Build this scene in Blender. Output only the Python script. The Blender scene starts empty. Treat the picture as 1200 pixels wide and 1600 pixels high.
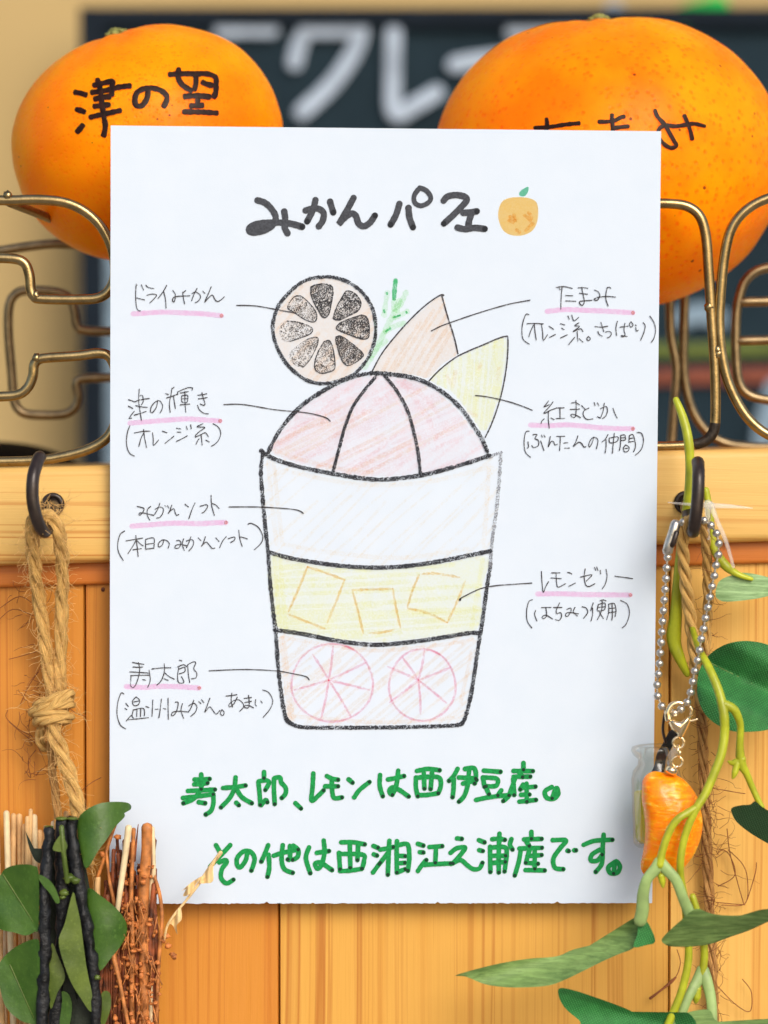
import bpy, math, random
from mathutils import Vector, Matrix, noise as mnoise
from mathutils.bvhtree import BVHTree

C = bpy.context.scene
COL = C.collection
R = math.radians
rnd = random.Random(7)

# ------------------------------------------------------------------ camera
D = 0.60                       # camera to the sheet, metres
TH = R(1.3)                    # looking slightly down
K = 0.122 / 600.0
U = D * K                      # metres covered by one photo pixel on the sheet
CAM = Vector((0, -D * math.cos(TH), D * math.sin(TH)))
FWD = Vector((0, math.cos(TH), -math.sin(TH)))
UP = Vector((0, math.sin(TH), math.cos(TH)))
cam = bpy.data.cameras.new("camera")
cam.sensor_fit = 'HORIZONTAL'; cam.sensor_width = 36; cam.lens = 18 / 0.122
cam.clip_start = 0.02; cam.clip_end = 50
cam.dof.use_dof = True; cam.dof.focus_distance = D; cam.dof.aperture_fstop = 15.5
camo = bpy.data.objects.new("camera", cam); COL.objects.link(camo)
camo.location = CAM; camo.rotation_euler = (R(90) - TH, 0, 0)
C.camera = camo

# ------------------------------------------------------------------ light
SUN = Vector((0.34, -0.84, 0.56)).normalized()
w = bpy.data.worlds.new("World"); C.world = w; w.use_nodes = True
nt = w.node_tree; nt.nodes.clear()
sky = nt.nodes.new('ShaderNodeTexSky'); sky.sky_type = 'NISHITA'; sky.sun_disc = False
sky.sun_elevation = math.asin(SUN.z); sky.sun_rotation = math.atan2(SUN.x, SUN.y)
sky.air_density = 1.0; sky.dust_density = 3.0
bg = nt.nodes.new('ShaderNodeBackground'); bg.inputs[1].default_value = 0.15
wo = nt.nodes.new('ShaderNodeOutputWorld')
nt.links.new(sky.outputs[0], bg.inputs[0]); nt.links.new(bg.outputs[0], wo.inputs[0])
sl = bpy.data.lights.new("sun", 'SUN'); sl.energy = 1.4; sl.angle = R(28); sl.color = (1.0, 0.985, 0.95)
slo = bpy.data.objects.new("sun", sl); COL.objects.link(slo)
slo.rotation_euler = SUN.to_track_quat('Z', 'Y').to_euler()
C.view_settings.view_transform = 'Standard'; C.view_settings.look = 'None'
C.view_settings.gamma = 1; C.view_settings.use_curve_mapping = False
C.view_settings.exposure = 0.24
C.cycles.transparent_max_bounces = 48

# ------------------------------------------------------------------ helpers
def P(px, py, Y=0.0):
    """Point at depth Y (metres behind the sheet's plane) seen at a place of the photo."""
    d = FWD + Vector((1, 0, 0)) * ((px - 600) * K) + UP * ((800 - py) * K)
    t = (Y - CAM.y) / d.y
    return CAM + d * t

def px_size(Y): return U * (D + Y) / D

def S(txt, x0=0, y0=0, s=1.0):
    out = []
    for st in txt.split(';'):
        pts = [tuple(float(v) for v in p.split(',')) for p in st.split()]
        if pts: out.append([(x0 + p[0] / s, y0 + p[1] / s) + tuple(p[2:]) for p in pts])
    return out

def spline(pts, step=None, closed=False, n=8):
    """Catmull-Rom through points of any dimension."""
    pts = [tuple(p) for p in pts]
    if len(pts) < 3 and not closed:
        a, b = pts[0], pts[-1]
        m = max(2, n)
        return [tuple(a[k] + (b[k] - a[k]) * i / m for k in range(len(a))) for i in range(m + 1)]
    N = len(pts); out = []
    segs = N if closed else N - 1
    for i in range(segs):
        if closed:
            p0, p1, p2, p3 = pts[i - 1], pts[i], pts[(i + 1) % N], pts[(i + 2) % N]
        else:
            p1, p2 = pts[i], pts[i + 1]
            p0 = pts[i - 1] if i else p1
            p3 = pts[i + 2] if i + 2 < N else p2
        m = n
        if step:
            m = max(2, int(math.dist(p1[:3], p2[:3]) / step))
        for j in range(m):
            t = j / m
            out.append(tuple(0.5 * ((2 * b) + (c - a) * t + (2 * a - 5 * b + 4 * c - d) * t * t
                             + (3 * b - a - 3 * c + d) * t ** 3) for a, b, c, d in zip(p0, p1, p2, p3)))
    if not closed: out.append(pts[-1])
    return out

LOC = {}
class MB:
    def __init__(s): s.v = []; s.f = []; s.m = []; s.uv = []
    def face(s, idx, m=0, uv=None): s.f.append(tuple(idx)); s.m.append(m); s.uv.append(uv)
    def tube(s, pts, r, n=10, m=0, caps=True, closed=False, flat=1.0):
        pts = [Vector(p) for p in pts]; N = len(pts)
        rad = r if isinstance(r, (list, tuple)) else [r] * N
        if len(rad) != N:
            rad = [rad[min(len(rad) - 1, int(i * (len(rad) - 1) / max(1, N - 1)))] * (1 - ((i * (len(rad) - 1) / max(1, N - 1)) % 1))
                   + rad[min(len(rad) - 1, int(i * (len(rad) - 1) / max(1, N - 1)) + 1)] * ((i * (len(rad) - 1) / max(1, N - 1)) % 1) for i in range(N)]
        base = len(s.v); L = 0; Ls = []
        t0 = (pts[1] - pts[0]).normalized()
        a = Vector((0, 1, 0)) if abs(t0.y) < 0.9 else Vector((1, 0, 0))
        nrm = (a - t0 * a.dot(t0)).normalized()
        for i in range(N):
            if closed: t = (pts[(i + 1) % N] - pts[i - 1])
            else: t = pts[min(i + 1, N - 1)] - pts[max(i - 1, 0)]
            t = t.normalized() if t.length > 1e-12 else t0
            nrm = (nrm - t * nrm.dot(t))
            nrm = nrm.normalized() if nrm.length > 1e-9 else t.orthogonal().normalized()
            b = t.cross(nrm)
            if i: L += (pts[i] - pts[i - 1]).length
            Ls.append(L)
            for k in range(n):
                an = 2 * math.pi * k / n
                s.v.append(pts[i] + (nrm * math.cos(an) * flat + b * math.sin(an)) * rad[i])
        for i in range(N if closed else N - 1):
            j = (i + 1) % N
            for k in range(n):
                k2 = (k + 1) % n
                s.face((base + i * n + k, base + i * n + k2, base + j * n + k2, base + j * n + k), m,
                       ((k / n, Ls[i]), ((k + 1) / n, Ls[i]), ((k + 1) / n, Ls[j]), (k / n, Ls[j])))
        if caps and not closed:
            for i, sg in ((0, -1), (N - 1, 1)):
                t = (pts[1] - pts[0]).normalized() * -1 if i == 0 else (pts[-1] - pts[-2]).normalized()
                ring = [base + i * n + k for k in range(n)]
                c0 = pts[i]
                mid = len(s.v)
                for k in range(n):
                    s.v.append(c0 + (s.v[ring[k]] - c0) * 0.72 + t * rad[i] * 0.55)
                tip = len(s.v); s.v.append(c0 + t * rad[i] * 0.85)
                for k in range(n):
                    k2 = (k + 1) % n
                    q = (ring[k], ring[k2], mid + k2, mid + k); tr = (mid + k, mid + k2, tip)
                    if sg < 0: q = q[::-1]; tr = tr[::-1]
                    s.face(q, m); s.face(tr, m)
    def sphere(s, c, r, sc=(1, 1, 1), nu=16, nv=10, m=0, bump=0):
        c = Vector(c); base = len(s.v)
        for i in range(nv + 1):
            ph = math.pi * i / nv
            for j in range(nu):
                th = 2 * math.pi * j / nu
                d = Vector((math.sin(ph) * math.cos(th) * sc[0], math.sin(ph) * math.sin(th) * sc[1], math.cos(ph) * sc[2]))
                k = 1 + bump * mnoise.noise(d * 2.5 + c * 900) if bump else 1
                s.v.append(c + d * r * k)
        for i in range(nv):
            for j in range(nu):
                j2 = (j + 1) % nu
                s.face((base + i * nu + j, base + (i + 1) * nu + j, base + (i + 1) * nu + j2, base + i * nu + j2), m)
    def box(s, x0, x1, y0, y1, z0, z1, m=0, M=None):
        b = len(s.v)
        for x in (x0, x1):
            for y in (y0, y1):
                for z in (z0, z1):
                    p = Vector((x, y, z)); s.v.append(M @ p if M else p)
        for q in ((0, 1, 3, 2), (4, 6, 7, 5), (0, 4, 5, 1), (2, 3, 7, 6), (0, 2, 6, 4), (1, 5, 7, 3)):
            s.face([b + k for k in q], m)
    def prof(s, pts, c, axis, n=28, m=0):
        """Lathe: pts (radius, height) round an axis through c."""
        axis = axis.normalized(); e1 = axis.orthogonal().normalized(); e2 = axis.cross(e1); base = len(s.v)
        for (r, h) in pts:
            for k in range(n):
                a = 2 * math.pi * k / n
                s.v.append(c + axis * h + (e1 * math.cos(a) + e2 * math.sin(a)) * r)
        for i in range(len(pts) - 1):
            for k in range(n):
                k2 = (k + 1) % n
                s.face((base + i * n + k, base + i * n + k2, base + (i + 1) * n + k2, base + (i + 1) * n + k), m)
    def build(s, name, mat, parent=None, smooth=True, sharp=None):
        me = bpy.data.meshes.new(name)
        me.from_pydata([tuple(v) for v in s.v], [], s.f)
        uvl = me.uv_layers.new(name="uv")
        for p, u, mi in zip(me.polygons, s.uv, s.m):
            p.use_smooth = smooth; p.material_index = mi
            if u:
                for li, c in zip(p.loop_indices, u): uvl.data[li].uv = c
        for mm in (mat if isinstance(mat, (list, tuple)) else [mat]): me.materials.append(mm)
        me.update()
        if sharp: me.set_sharp_from_angle(angle=R(sharp))
        o = bpy.data.objects.new(name, me); COL.objects.link(o)
        if parent: attach(o, parent)
        return o

def attach(o, parent):
    o.parent = parent
    o.matrix_parent_inverse = Matrix.Translation(-LOC.get(parent.name, Vector((0, 0, 0))))

def tag(o, label=None, cat=None, group=None, kind=None):
    if label: o['label'] = label
    if cat: o['category'] = cat
    if group: o['group'] = group
    if kind: o['kind'] = kind
    return o

def thing(name, loc, label, cat, group=None):
    o = bpy.data.objects.new(name, None); COL.objects.link(o)
    o.empty_display_size = 0.005; o.location = loc
    LOC[o.name] = Vector(loc)
    return tag(o, label, cat, group)

# ------------------------------------------------------------------ materials
class NM:
    def __init__(s, name):
        s.mat = bpy.data.materials.new(name); s.mat.use_nodes = True
        s.t = s.mat.node_tree; s.t.nodes.clear()
        s.out = s.t.nodes.new('ShaderNodeOutputMaterial')
    def n(s, typ, **kw):
        nd = s.t.nodes.new('ShaderNode' + typ)
        for k, v in kw.items(): setattr(nd, k, v)
        return nd
    def set(s, nd, **kw):
        for k, v in kw.items():
            k = k.replace('_', ' ')
            nd.inputs[k].default_value = v if not (isinstance(v, tuple) and len(v) == 3 and nd.inputs[k].type == 'RGBA') else v + (1,)
        return nd
    def l(s, a, b): s.t.links.new(a, b)
    def coord(s, kind='Object', scale=(1, 1, 1), rot=(0, 0, 0)):
        tc = s.n('TexCoord'); mp = s.n('Mapping')
        mp.inputs['Scale'].default_value = scale; mp.inputs['Rotation'].default_value = rot
        s.l(tc.outputs[kind], mp.inputs['Vector']); return mp.outputs[0]
    def noise(s, vec, scale=5, detail=4, rough=0.55, dist=0):
        nz = s.n('TexNoise'); s.l(vec, nz.inputs['Vector'])
        nz.inputs['Scale'].default_value = scale; nz.inputs['Detail'].default_value = detail
        nz.inputs['Roughness'].default_value = rough; nz.inputs['Distortion'].default_value = dist
        return nz.outputs['Fac']
    def voro(s, vec, scale=5, feature='F1', out='Distance', rnd=1.0):
        vz = s.n('TexVoronoi', feature=feature); s.l(vec, vz.inputs['Vector'])
        vz.inputs['Scale'].default_value = scale; vz.inputs['Randomness'].default_value = rnd
        return vz.outputs[out]
    def ramp(s, fac, stops, interp='LINEAR'):
        cr = s.n('ValToRGB'); cr.color_ramp.interpolation = interp
        e = cr.color_ramp.elements
        while len(e) < len(stops): e.new(0.5)
        for el, (p, c) in zip(e, stops):
            el.position = p
            el.color = (c, c, c, 1) if isinstance(c, (int, float)) else tuple(c) + (1,)
        s.l(fac, cr.inputs[0]); return cr.outputs[0]
    def mix(s, fac, a, b, mode='MIX'):
        mx = s.n('Mix', data_type='RGBA', blend_type=mode)
        for i, v in ((0, fac), (6, a), (7, b)):
            if isinstance(v, (int, float)): mx.inputs[i].default_value = v
            elif isinstance(v, tuple): mx.inputs[i].default_value = v + (1,)
            else: s.l(v, mx.inputs[i])
        return mx.outputs[2]
    def math(s, op, a, b=0.0):
        m = s.n('Math', operation=op)
        for i, v in ((0, a), (1, b)):
            if isinstance(v, (int, float)): m.inputs[i].default_value = v
            else: s.l(v, m.inputs[i])
        return m.outputs[0]
    def bump(s, h, strength=0.3, dist=0.001):
        b = s.n('Bump'); b.inputs['Strength'].default_value = strength; b.inputs['Distance'].default_value = dist
        s.l(h, b.inputs['Height']); return b.outputs[0]
    def bsdf(s, col, rough=0.5, metal=0, normal=None, spec=0.5, **kw):
        b = s.n('BsdfPrincipled')
        if isinstance(col, tuple): b.inputs['Base Color'].default_value = col + (1,)
        else: s.l(col, b.inputs['Base Color'])
        if isinstance(rough, (int, float)): b.inputs['Roughness'].default_value = rough
        else: s.l(rough, b.inputs['Roughness'])
        b.inputs['Metallic'].default_value = metal
        b.inputs['Specular IOR Level'].default_value = spec
        if normal: s.l(normal, b.inputs['Normal'])
        for k, v in kw.items(): b.inputs[k.replace('_', ' ')].default_value = v
        s.shader = b.outputs[0]
        s.l(s.shader, s.out.inputs[0]); return b
    def alpha(s, fac):
        tr = s.n('BsdfTransparent'); mx = s.n('MixShader')
        s.l(fac, mx.inputs[0]); s.l(tr.outputs[0], mx.inputs[1]); s.l(s.shader, mx.inputs[2])
        s.l(mx.outputs[0], s.out.inputs[0])

def m_plain(name, col, rough=0.5, metal=0, var=0.15, scale=800, bump=0.0, spec=0.5, **kw):
    g = NM(name); v = g.coord()
    nz = g.noise(v, scale)
    c2 = tuple(max(0, x * (1 - var)) for x in col); c3 = tuple(min(1, x * (1 + var)) for x in col)
    c = g.ramp(nz, [(0.3, c2), (0.7, c3)])
    nm = g.bump(g.noise(v, scale * 2.3), bump, 0.0003) if bump else None
    g.bsdf(c, rough, metal, nm, spec, **kw)
    return g.mat

def m_wood(name, lt, md, dk, horiz=False, ring=1.0, seed=0.0, fine=1.0):
    g = NM(name)
    sc = lambda a, b: (b, 6, a) if horiz else (a, 6, b)
    tc = g.n('TexCoord'); oi = g.n('ObjectInfo')
    off = g.n('CombineXYZ'); rr = g.math('MULTIPLY', oi.outputs['Random'], 3.0)
    for i in (0, 2): g.l(g.math('ADD', rr, seed), off.inputs[i])
    ad = g.n('VectorMath', operation='ADD'); g.l(tc.outputs['Object'], ad.inputs[0]); g.l(off.outputs[0], ad.inputs[1])
    # slow sideways drift of the grain
    mp0 = g.n('Mapping'); mp0.inputs['Scale'].default_value = sc(14, 5); g.l(ad.outputs[0], mp0.inputs[0])
    wz = g.n('TexNoise'); g.l(mp0.outputs[0], wz.inputs['Vector']); wz.inputs['Scale'].default_value = 1; wz.inputs['Detail'].default_value = 2
    sub = g.n('VectorMath', operation='SUBTRACT'); g.l(wz.outputs['Color'], sub.inputs[0]); sub.inputs[1].default_value = (.5, .5, .5)
    mul = g.n('VectorMath', operation='SCALE'); g.l(sub.outputs[0], mul.inputs[0]); mul.inputs['Scale'].default_value = 0.006
    ad2 = g.n('VectorMath', operation='ADD'); g.l(ad.outputs[0], ad2.inputs[0]); g.l(mul.outputs[0], ad2.inputs[1])
    def st(a, b, detail=3, rough=.5):
        mp = g.n('Mapping'); mp.inputs['Scale'].default_value = sc(a, b); g.l(ad2.outputs[0], mp.inputs[0])
        return g.noise(mp.outputs[0], 1, detail, rough)
    broad = st(95, 2.5, 3)
    lines = st(620 * fine, 3.5, 2, .4)
    fib = st(3200, 60, 2, .6)
    pores = st(1500, 22, 3, .6)
    c = g.ramp(broad, [(0.3, md), (0.48, lt), (0.62, lt), (0.78, md)])
    late = g.ramp(lines, [(0.50, 0.0), (0.585, 0.75 * ring), (0.60, 0.0), (0.70, 0.0), (0.735, 1.0 * ring), (0.75, 0.1)])
    mod = g.ramp(st(60, 1.2, 2), [(0.38, .12), (0.62, 1.0)])
    c = g.mix(g.math('MULTIPLY', late, mod), c, dk)
    strong = g.ramp(st(170, 1.0, 1, .3), [(0.655, 0.0), (0.672, .8), (0.685, .25), (0.70, 0.0)])
    c = g.mix(g.math('MULTIPLY', strong, ring), c, dk)
    c = g.mix(g.math('MULTIPLY', g.ramp(pores, [(0.6, 0.0), (0.75, 1.0)]), 0.28), c, dk)
    c = g.mix(g.math('MULTIPLY', fib, 0.14), c, tuple(min(1, x * 1.35 + .03) for x in lt))
    nm = g.bump(fib, 0.25, 0.0002)
    g.bsdf(c, g.ramp(fib, [(0.3, .36), (0.7, .55)]), 0, nm, 0.35)
    return g.mat

def m_metal(name, a, b, dark, rough=0.32, cov=0.5, scale=420):
    g = NM(name); v = g.coord()
    n1 = g.noise(v, scale, 5, .65); n2 = g.noise(v, scale * 4, 3, .6)
    c = g.ramp(n1, [(0.35, a), (0.65, b)])
    pat = g.ramp(g.math('MULTIPLY', n1, n2), [(cov * .42, 1.0), (cov * .56, 0.0)])
    c = g.mix(pat, c, dark)
    rg = g.mix(pat, (rough,) * 3, (0.6,) * 3)
    g.bsdf(c, rg, 0.95, g.bump(n2, .12, .0002), .5)
    return g.mat

def m_ink(name, col, grain=0.0, scale=5200, rough=0.7, var=0.18, soft=0.12, spec=0.2):
    """Pen, marker or crayon on the sheet; grain = share of bare paper showing through."""
    g = NM(name); v = g.coord()
    c = g.ramp(g.noise(v, 2600, 3), [(0.3, tuple(x * (1 - var) for x in col)), (0.7, tuple(min(1, x * (1 + var)) for x in col))])
    g.bsdf(c, rough, 0, None, spec)
    if grain > 0:
        t = 0.28 + 0.42 * grain
        n1 = g.noise(v, scale, 2, .6)
        n2 = g.noise(v, scale * 0.14, 2, .5)
        f = g.math('ADD', g.math('MULTIPLY', n1, .75), g.math('MULTIPLY', n2, .25))
        g.alpha(g.ramp(f, [(t - soft, 0.0), (t + soft, 1.0)]))
    return g.mat

def m_tint(name, col, grain=0.5, scale=3200, soft=.25, lo=0.0):
    """Translucent colour on the sheet: the paper shows through the film, which tints it."""
    g = NM(name); v = g.coord(); c = tuple(math.sqrt(x) for x in col)
    t = 0.28 + 0.42 * grain
    f = g.math('ADD', g.math('MULTIPLY', g.noise(v, scale, 2, .6), .7), g.math('MULTIPLY', g.noise(v, scale * .13, 2, .5), .3))
    cc = g.mix(g.ramp(f, [(t - soft, lo), (t + soft, 1.0)]), (1.0, 1.0, 1.0), c)
    tr = g.n('BsdfTransparent'); g.l(cc, tr.inputs[0]); g.l(tr.outputs[0], g.out.inputs[0])
    return g.mat

def m_peel(name, lt, md, dk, scale, pore=1.0, pk=.6):
    g = NM(name); v = g.coord()
    cell = g.voro(v, scale); fine = g.voro(v, scale * 2.2)
    big = g.noise(v, 55, 3)
    c = g.ramp(big, [(0.35, md), (0.62, lt)])
    spots = g.ramp(cell, [(0.12, 1.0), (0.42, 0.0)])
    c = g.mix(g.math('MULTIPLY', spots, g.math('MULTIPLY', g.noise(v, 120, 2), 1.1 * pore)), c, dk)
    c = g.mix(g.ramp(fine, [(0.0, .3), (0.3, 0.0)]), c, tuple(x * .8 for x in dk))
    scar = g.ramp(g.noise(g.coord('Object', (150, 150, 420)), 1, 5, .75, 1.5), [(0.66, 0.0), (0.74, .45)])
    c = g.mix(scar, c, (.62, .19, .012))
    pale = g.ramp(g.noise(v, 260, 5, .7), [(0.64, 0.0), (0.8, .35)])
    c = g.mix(g.math('MULTIPLY', pale, .5), c, (1.0, .55, .06))
    vz = g.n('TexVoronoi'); g.l(v, vz.inputs['Vector']); vz.inputs['Scale'].default_value = scale * .32
    sp = g.n('SeparateColor'); g.l(vz.outputs['Color'], sp.inputs[0])
    pick = g.ramp(sp.outputs[0], [(pk, 0.0), (pk + .02, 1.0)], 'CONSTANT')
    dot = g.ramp(vz.outputs['Distance'], [(0.055, 1.0), (0.085, 0.0)])
    c = g.mix(g.math('MULTIPLY', g.math('MULTIPLY', pick, dot), .85), c, (.09, .02, .005))
    h = g.math('ADD', g.ramp(cell, [(0.0, 0.0), (0.35, 1.0)]), g.math('MULTIPLY', g.noise(v, 2200, 3), .35))
    g.bsdf(c, g.ramp(g.noise(v, 900, 3), [(0.3, .30), (0.7, .50)]), 0, g.bump(h, .30 * pore, .0003), .10,
           Subsurface_Weight=0.7, Subsurface_Scale=0.016, Subsurface_Radius=(1.0, .12, .01))
    return g.mat

def m_leaf(name, lt, dk, rough=0.5, weave=False, spec=.35, streak=None):
    g = NM(name); v = g.coord()
    c = g.ramp(g.noise(v, 170, 4, .6), [(0.32, dk), (0.68, lt)])
    nm = None
    if weave:
        a = g.n('TexWave', bands_direction='X'); b = g.n('TexWave', bands_direction='Z')
        cv = g.coord('Object', (1, 1, 1), (0, R(24), 0))
        for x in (a, b):
            g.l(cv, x.inputs['Vector']); x.inputs['Scale'].default_value = 760; x.inputs['Distortion'].default_value = 1.2
        wv = g.math('MULTIPLY', a.outputs['Fac'], b.outputs['Fac'])
        c = g.mix(g.math('MULTIPLY', wv, .42), c, tuple(min(1, x * 2.4 + .02) for x in lt))
        nm = g.bump(wv, .6, .00018)
    elif streak is not None:
        sv = g.coord('Object', (160, 400, 1500), (0, streak, 0))
        st = g.noise(sv, 1, 4, .65, .4)
        c = g.mix(g.ramp(st, [(0.45, 0.0), (0.72, .55)]), c, tuple(min(1, x * 1.9 + .01) for x in lt))
        c = g.mix(g.ramp(st, [(0.25, .5), (0.45, 0.0)]), c, tuple(x * .6 for x in dk))
        nm = g.bump(st, .45, .0004)
    else:
        spk = g.ramp(g.noise(v, 1400, 4, .7), [(0.55, 0.0), (0.75, .5)])
        c = g.mix(spk, c, tuple(min(1, x * 1.7 + .01) for x in lt))
        nm = g.bump(g.noise(v, 900, 4), .25, .0003)
    b = g.bsdf(c, rough, 0, nm, spec)
    return g.mat

M = {}
M['paper'] = None
g = NM('paper'); v = g.coord()
g.bsdf(g.ramp(g.noise(v, 160, 5), [(0.3, (.585, .665, .765)), (0.7, (.605, .68, .775))]), .85, 0, g.bump(g.noise(v, 5200, 4), .18, .0001), .15)
M['paper'] = g.mat
M['title'] = m_ink('title_ink', (.055, .06, .072), 0.0, var=.35)
M['title_tip'] = m_ink('title_ink_tip', (.018, .02, .025))
M['pen'] = m_ink('pen_ink', (.045, .04, .045), .20, 4200)
M['pink_tip'] = m_ink('pink_marker_tip', (.62, .25, .24), .42, 6000, soft=.3)
M['green'] = m_ink('green_marker', (.008, .25, .058), 0, var=.28)
M['green_tip'] = m_ink('green_marker_tip', (.006, .035, .018), .1, 5000)
M['crayon'] = m_ink('black_crayon', (.03, .032, .04), .40, 5200, soft=.06)
M['crayon_faint'] = m_ink('grey_crayon', (.22, .23, .26), .55, 5200, soft=.08)
M['dark_seg'] = m_ink('black_pencil_fill', (.035, .035, .04), .50, 4800, soft=.07)
M['mid_seg'] = m_ink('grey_pencil_fill', (.08, .07, .065), .64, 4600, soft=.08)
M['pink'] = m_tint('pink_marker', (1.0, .47, .72), .12, 1900, .5)
M['peach'] = m_tint('peach_pencil', (1.0, .82, .68), .48, 3000, .22, .15)
M['peach2'] = m_tint('orange_pencil', (.99, .81, .67), .58, 3400, .16)
M['rose'] = m_tint('rose_pencil', (1.0, .875, .875), .5, 3200, .16)
M['lemon'] = m_tint('lemon_pencil', (.99, .965, .70), .52, 3000, .18, .1)
M['cream'] = m_tint('cream_pencil', (.99, .87, .74), .62, 3200, .14)
M['amber'] = m_tint('amber_pencil', (.97, .60, .22), .46, 4200, .14)
M['pinkline'] = m_tint('pink_pencil', (.95, .42, .54), .46, 4200, .14)
M['mint'] = m_tint('mint_pencil', (.62, .90, .58), .5, 3600, .18)
M['fern'] = m_tint('fern_pencil', (.10, .55, .20), .34, 4200, .12)
M['icon'] = m_tint('orange_marker', (.98, .58, .15), .10, 3000, .4, .6)
M['icon_dark'] = m_tint('dark_orange_marker', (.94, .56, .24), .52, 2200, .2)
M['icon_leaf'] = m_tint('leaf_marker', (.12, .52, .28), .1, 3000, .4, .6)
M['peel_left'] = m_peel('smooth_orange_peel', (1.0, .295, 0.0), (1.0, .195, 0.0), (1.0, .16, 0.0), 1000)
M['peel_right'] = m_peel('dimpled_orange_peel', (1.0, .30, 0.0), (1.0, .19, 0.0), (1.0, .15, 0.0), 640, 1.25, .42)
M['peel_ink'] = m_plain('brown_black_ink', (.020, .006, .003), .45, 0, .6, 900, .2, .18)
M['calyx'] = m_plain('dry_green_calyx', (.22, .22, .05), .7, 0, .3, 900)
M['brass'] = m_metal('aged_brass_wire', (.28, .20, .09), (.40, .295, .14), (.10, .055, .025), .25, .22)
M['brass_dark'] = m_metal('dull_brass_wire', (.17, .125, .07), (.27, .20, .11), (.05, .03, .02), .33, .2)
M['rust'] = m_plain('blackened_joint', (.03, .022, .016), .55, .6, .5, 1500, .4)
M['iron'] = m_plain('black_iron_hook', (.028, .018, .014), .32, .25, .35, 500, .12, .5)
M['steel'] = m_metal('steel_bead', (.50, .46, .40), (.60, .56, .50), (.25, .21, .16), .30, .34, 500)
M['gold'] = m_plain('pale_gold', (.90, .70, .42), .14, 1.0, .06, 500)
M['black_cord'] = m_plain('black_cord', (.012, .011, .010), .75, 0, .4, 3000, .4)
M['panel'] = m_wood('pine_panel', (.64, .33, .058), (.57, .25, .030), (.37, .10, .008))
M['panel_red'] = m_wood('reddish_pine_panel', (.58, .225, .026), (.50, .15, .012), (.34, .075, .005), ring=.6, seed=1.7)
M['panel_pale'] = m_wood('pale_pine_panel', (.70, .405, .095), (.66, .33, .06), (.48, .18, .022), seed=.6, fine=1.5)
M['rail'] = m_wood('pale_pine_rail', (.67, .42, .125), (.60, .30, .06), (.46, .15, .018), True, 1.3, 2.2, .8)
M['mould'] = m_wood('shaded_pine_moulding', (.50, .15, .02), (.42, .11, .012), (.27, .055, .006), True, .8, 3.1)  # deeper orange puts the rail's shadow into the wood colour
M['wall'] = m_plain('tan_wall', (.45, .32, .135), .9, 0, .05, 9)
M['board'] = m_plain('slate_chalkboard', (.013, .026, .036), .8, 0, .25, 30, 0, .1)
M['frame'] = m_plain('black_frame', (.010, .015, .022), .8, 0, .2, 60, 0, .06)
M['chalk'] = m_plain('white_chalk', (.36, .43, .52), .95, 0, .2, 120)
M['chalk_dim'] = m_plain('smeared_chalk', (.19, .27, .34), .95, 0, .2, 120)
M['chalk_green'] = m_plain('green_chalk', (.010, .40, .06), .95, 0, .2, 120)
M['chalk_olive'] = m_plain('olive_chalk', (.10, .13, .025), .95, 0, .2, 120)
M['chalk_red'] = m_plain('red_chalk', (.20, .055, .03), .95, 0, .2, 120)
M['blob'] = m_plain('matte_black_blob', (.008, .005, .003), .8, 0, .3, 60, 0, .05)
M['hair'] = m_plain('loose_jute_fibre', (.66, .40, .14), .8, 0, .4, 700)
M['hair_dark'] = m_plain('brown_jute_fibre', (.22, .065, .018), .8, 0, .4, 700)
M['stem'] = m_plain('lime_plastic_stem', (.37, .40, .016), .36, 0, .25, 260, .1, .45)
M['stem_mint'] = m_plain('mint_plastic_fork', (.27, .39, .13), .45, 0, .22, 260, .1)
M['leaf_dark'] = m_leaf('dark_cloth_leaf', (.028, .185, .040), (.012, .092, .018), .6, True)
M['leaf_under'] = m_leaf('grey_green_leaf_underside', (.165, .26, .075), (.085, .165, .04), .6, streak=R(-17))
M['leaf_pale'] = m_leaf('pale_leaf_underside', (.27, .40, .19), (.17, .30, .11), .6, streak=R(5))
M['leaf_deep'] = m_leaf('blackish_cloth_leaf', (.014, .050, .014), (.008, .032, .009), .6, True)
M['box_leaf'] = m_leaf('waxy_leaf', (.056, .125, .014), (.028, .080, .007), .42, spec=.4)
M['box_leaf2'] = m_leaf('olive_waxy_leaf', (.105, .150, .022), (.050, .085, .010), .42, spec=.4)
M['box_dark'] = m_leaf('dark_leaf_and_shade', (.012, .022, .010), (.006, .010, .006), .5)  # near-black leaf colour, also painted in as shade between the twigs
M['twig'] = m_plain('black_twig', (.009, .010, .012), .45, 0, .9, 520, 1.0, .32)
M['straw'] = m_plain('pale_straw', (.66, .40, .17), .6, 0, .25, 300, .2)
M['stalk'] = m_plain('brown_dry_stalk', (.46, .165, .04), .55, 0, .6, 420, .3)
M['stalk_pale'] = m_plain('cream_dry_stalk', (.74, .58, .34), .55, 0, .2, 300, .1)
M['stalk_dark'] = m_plain('dark_red_dry_stalk', (.20, .05, .014), .6, 0, .8, 420, .3)
M['seed'] = m_plain('russet_seed_head', (.50, .16, .035), .6, 0, .5, 700, .5)
M['husk'] = m_plain('pale_husk', (.80, .56, .26), .55, 0, .2, 400, .2)
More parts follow.
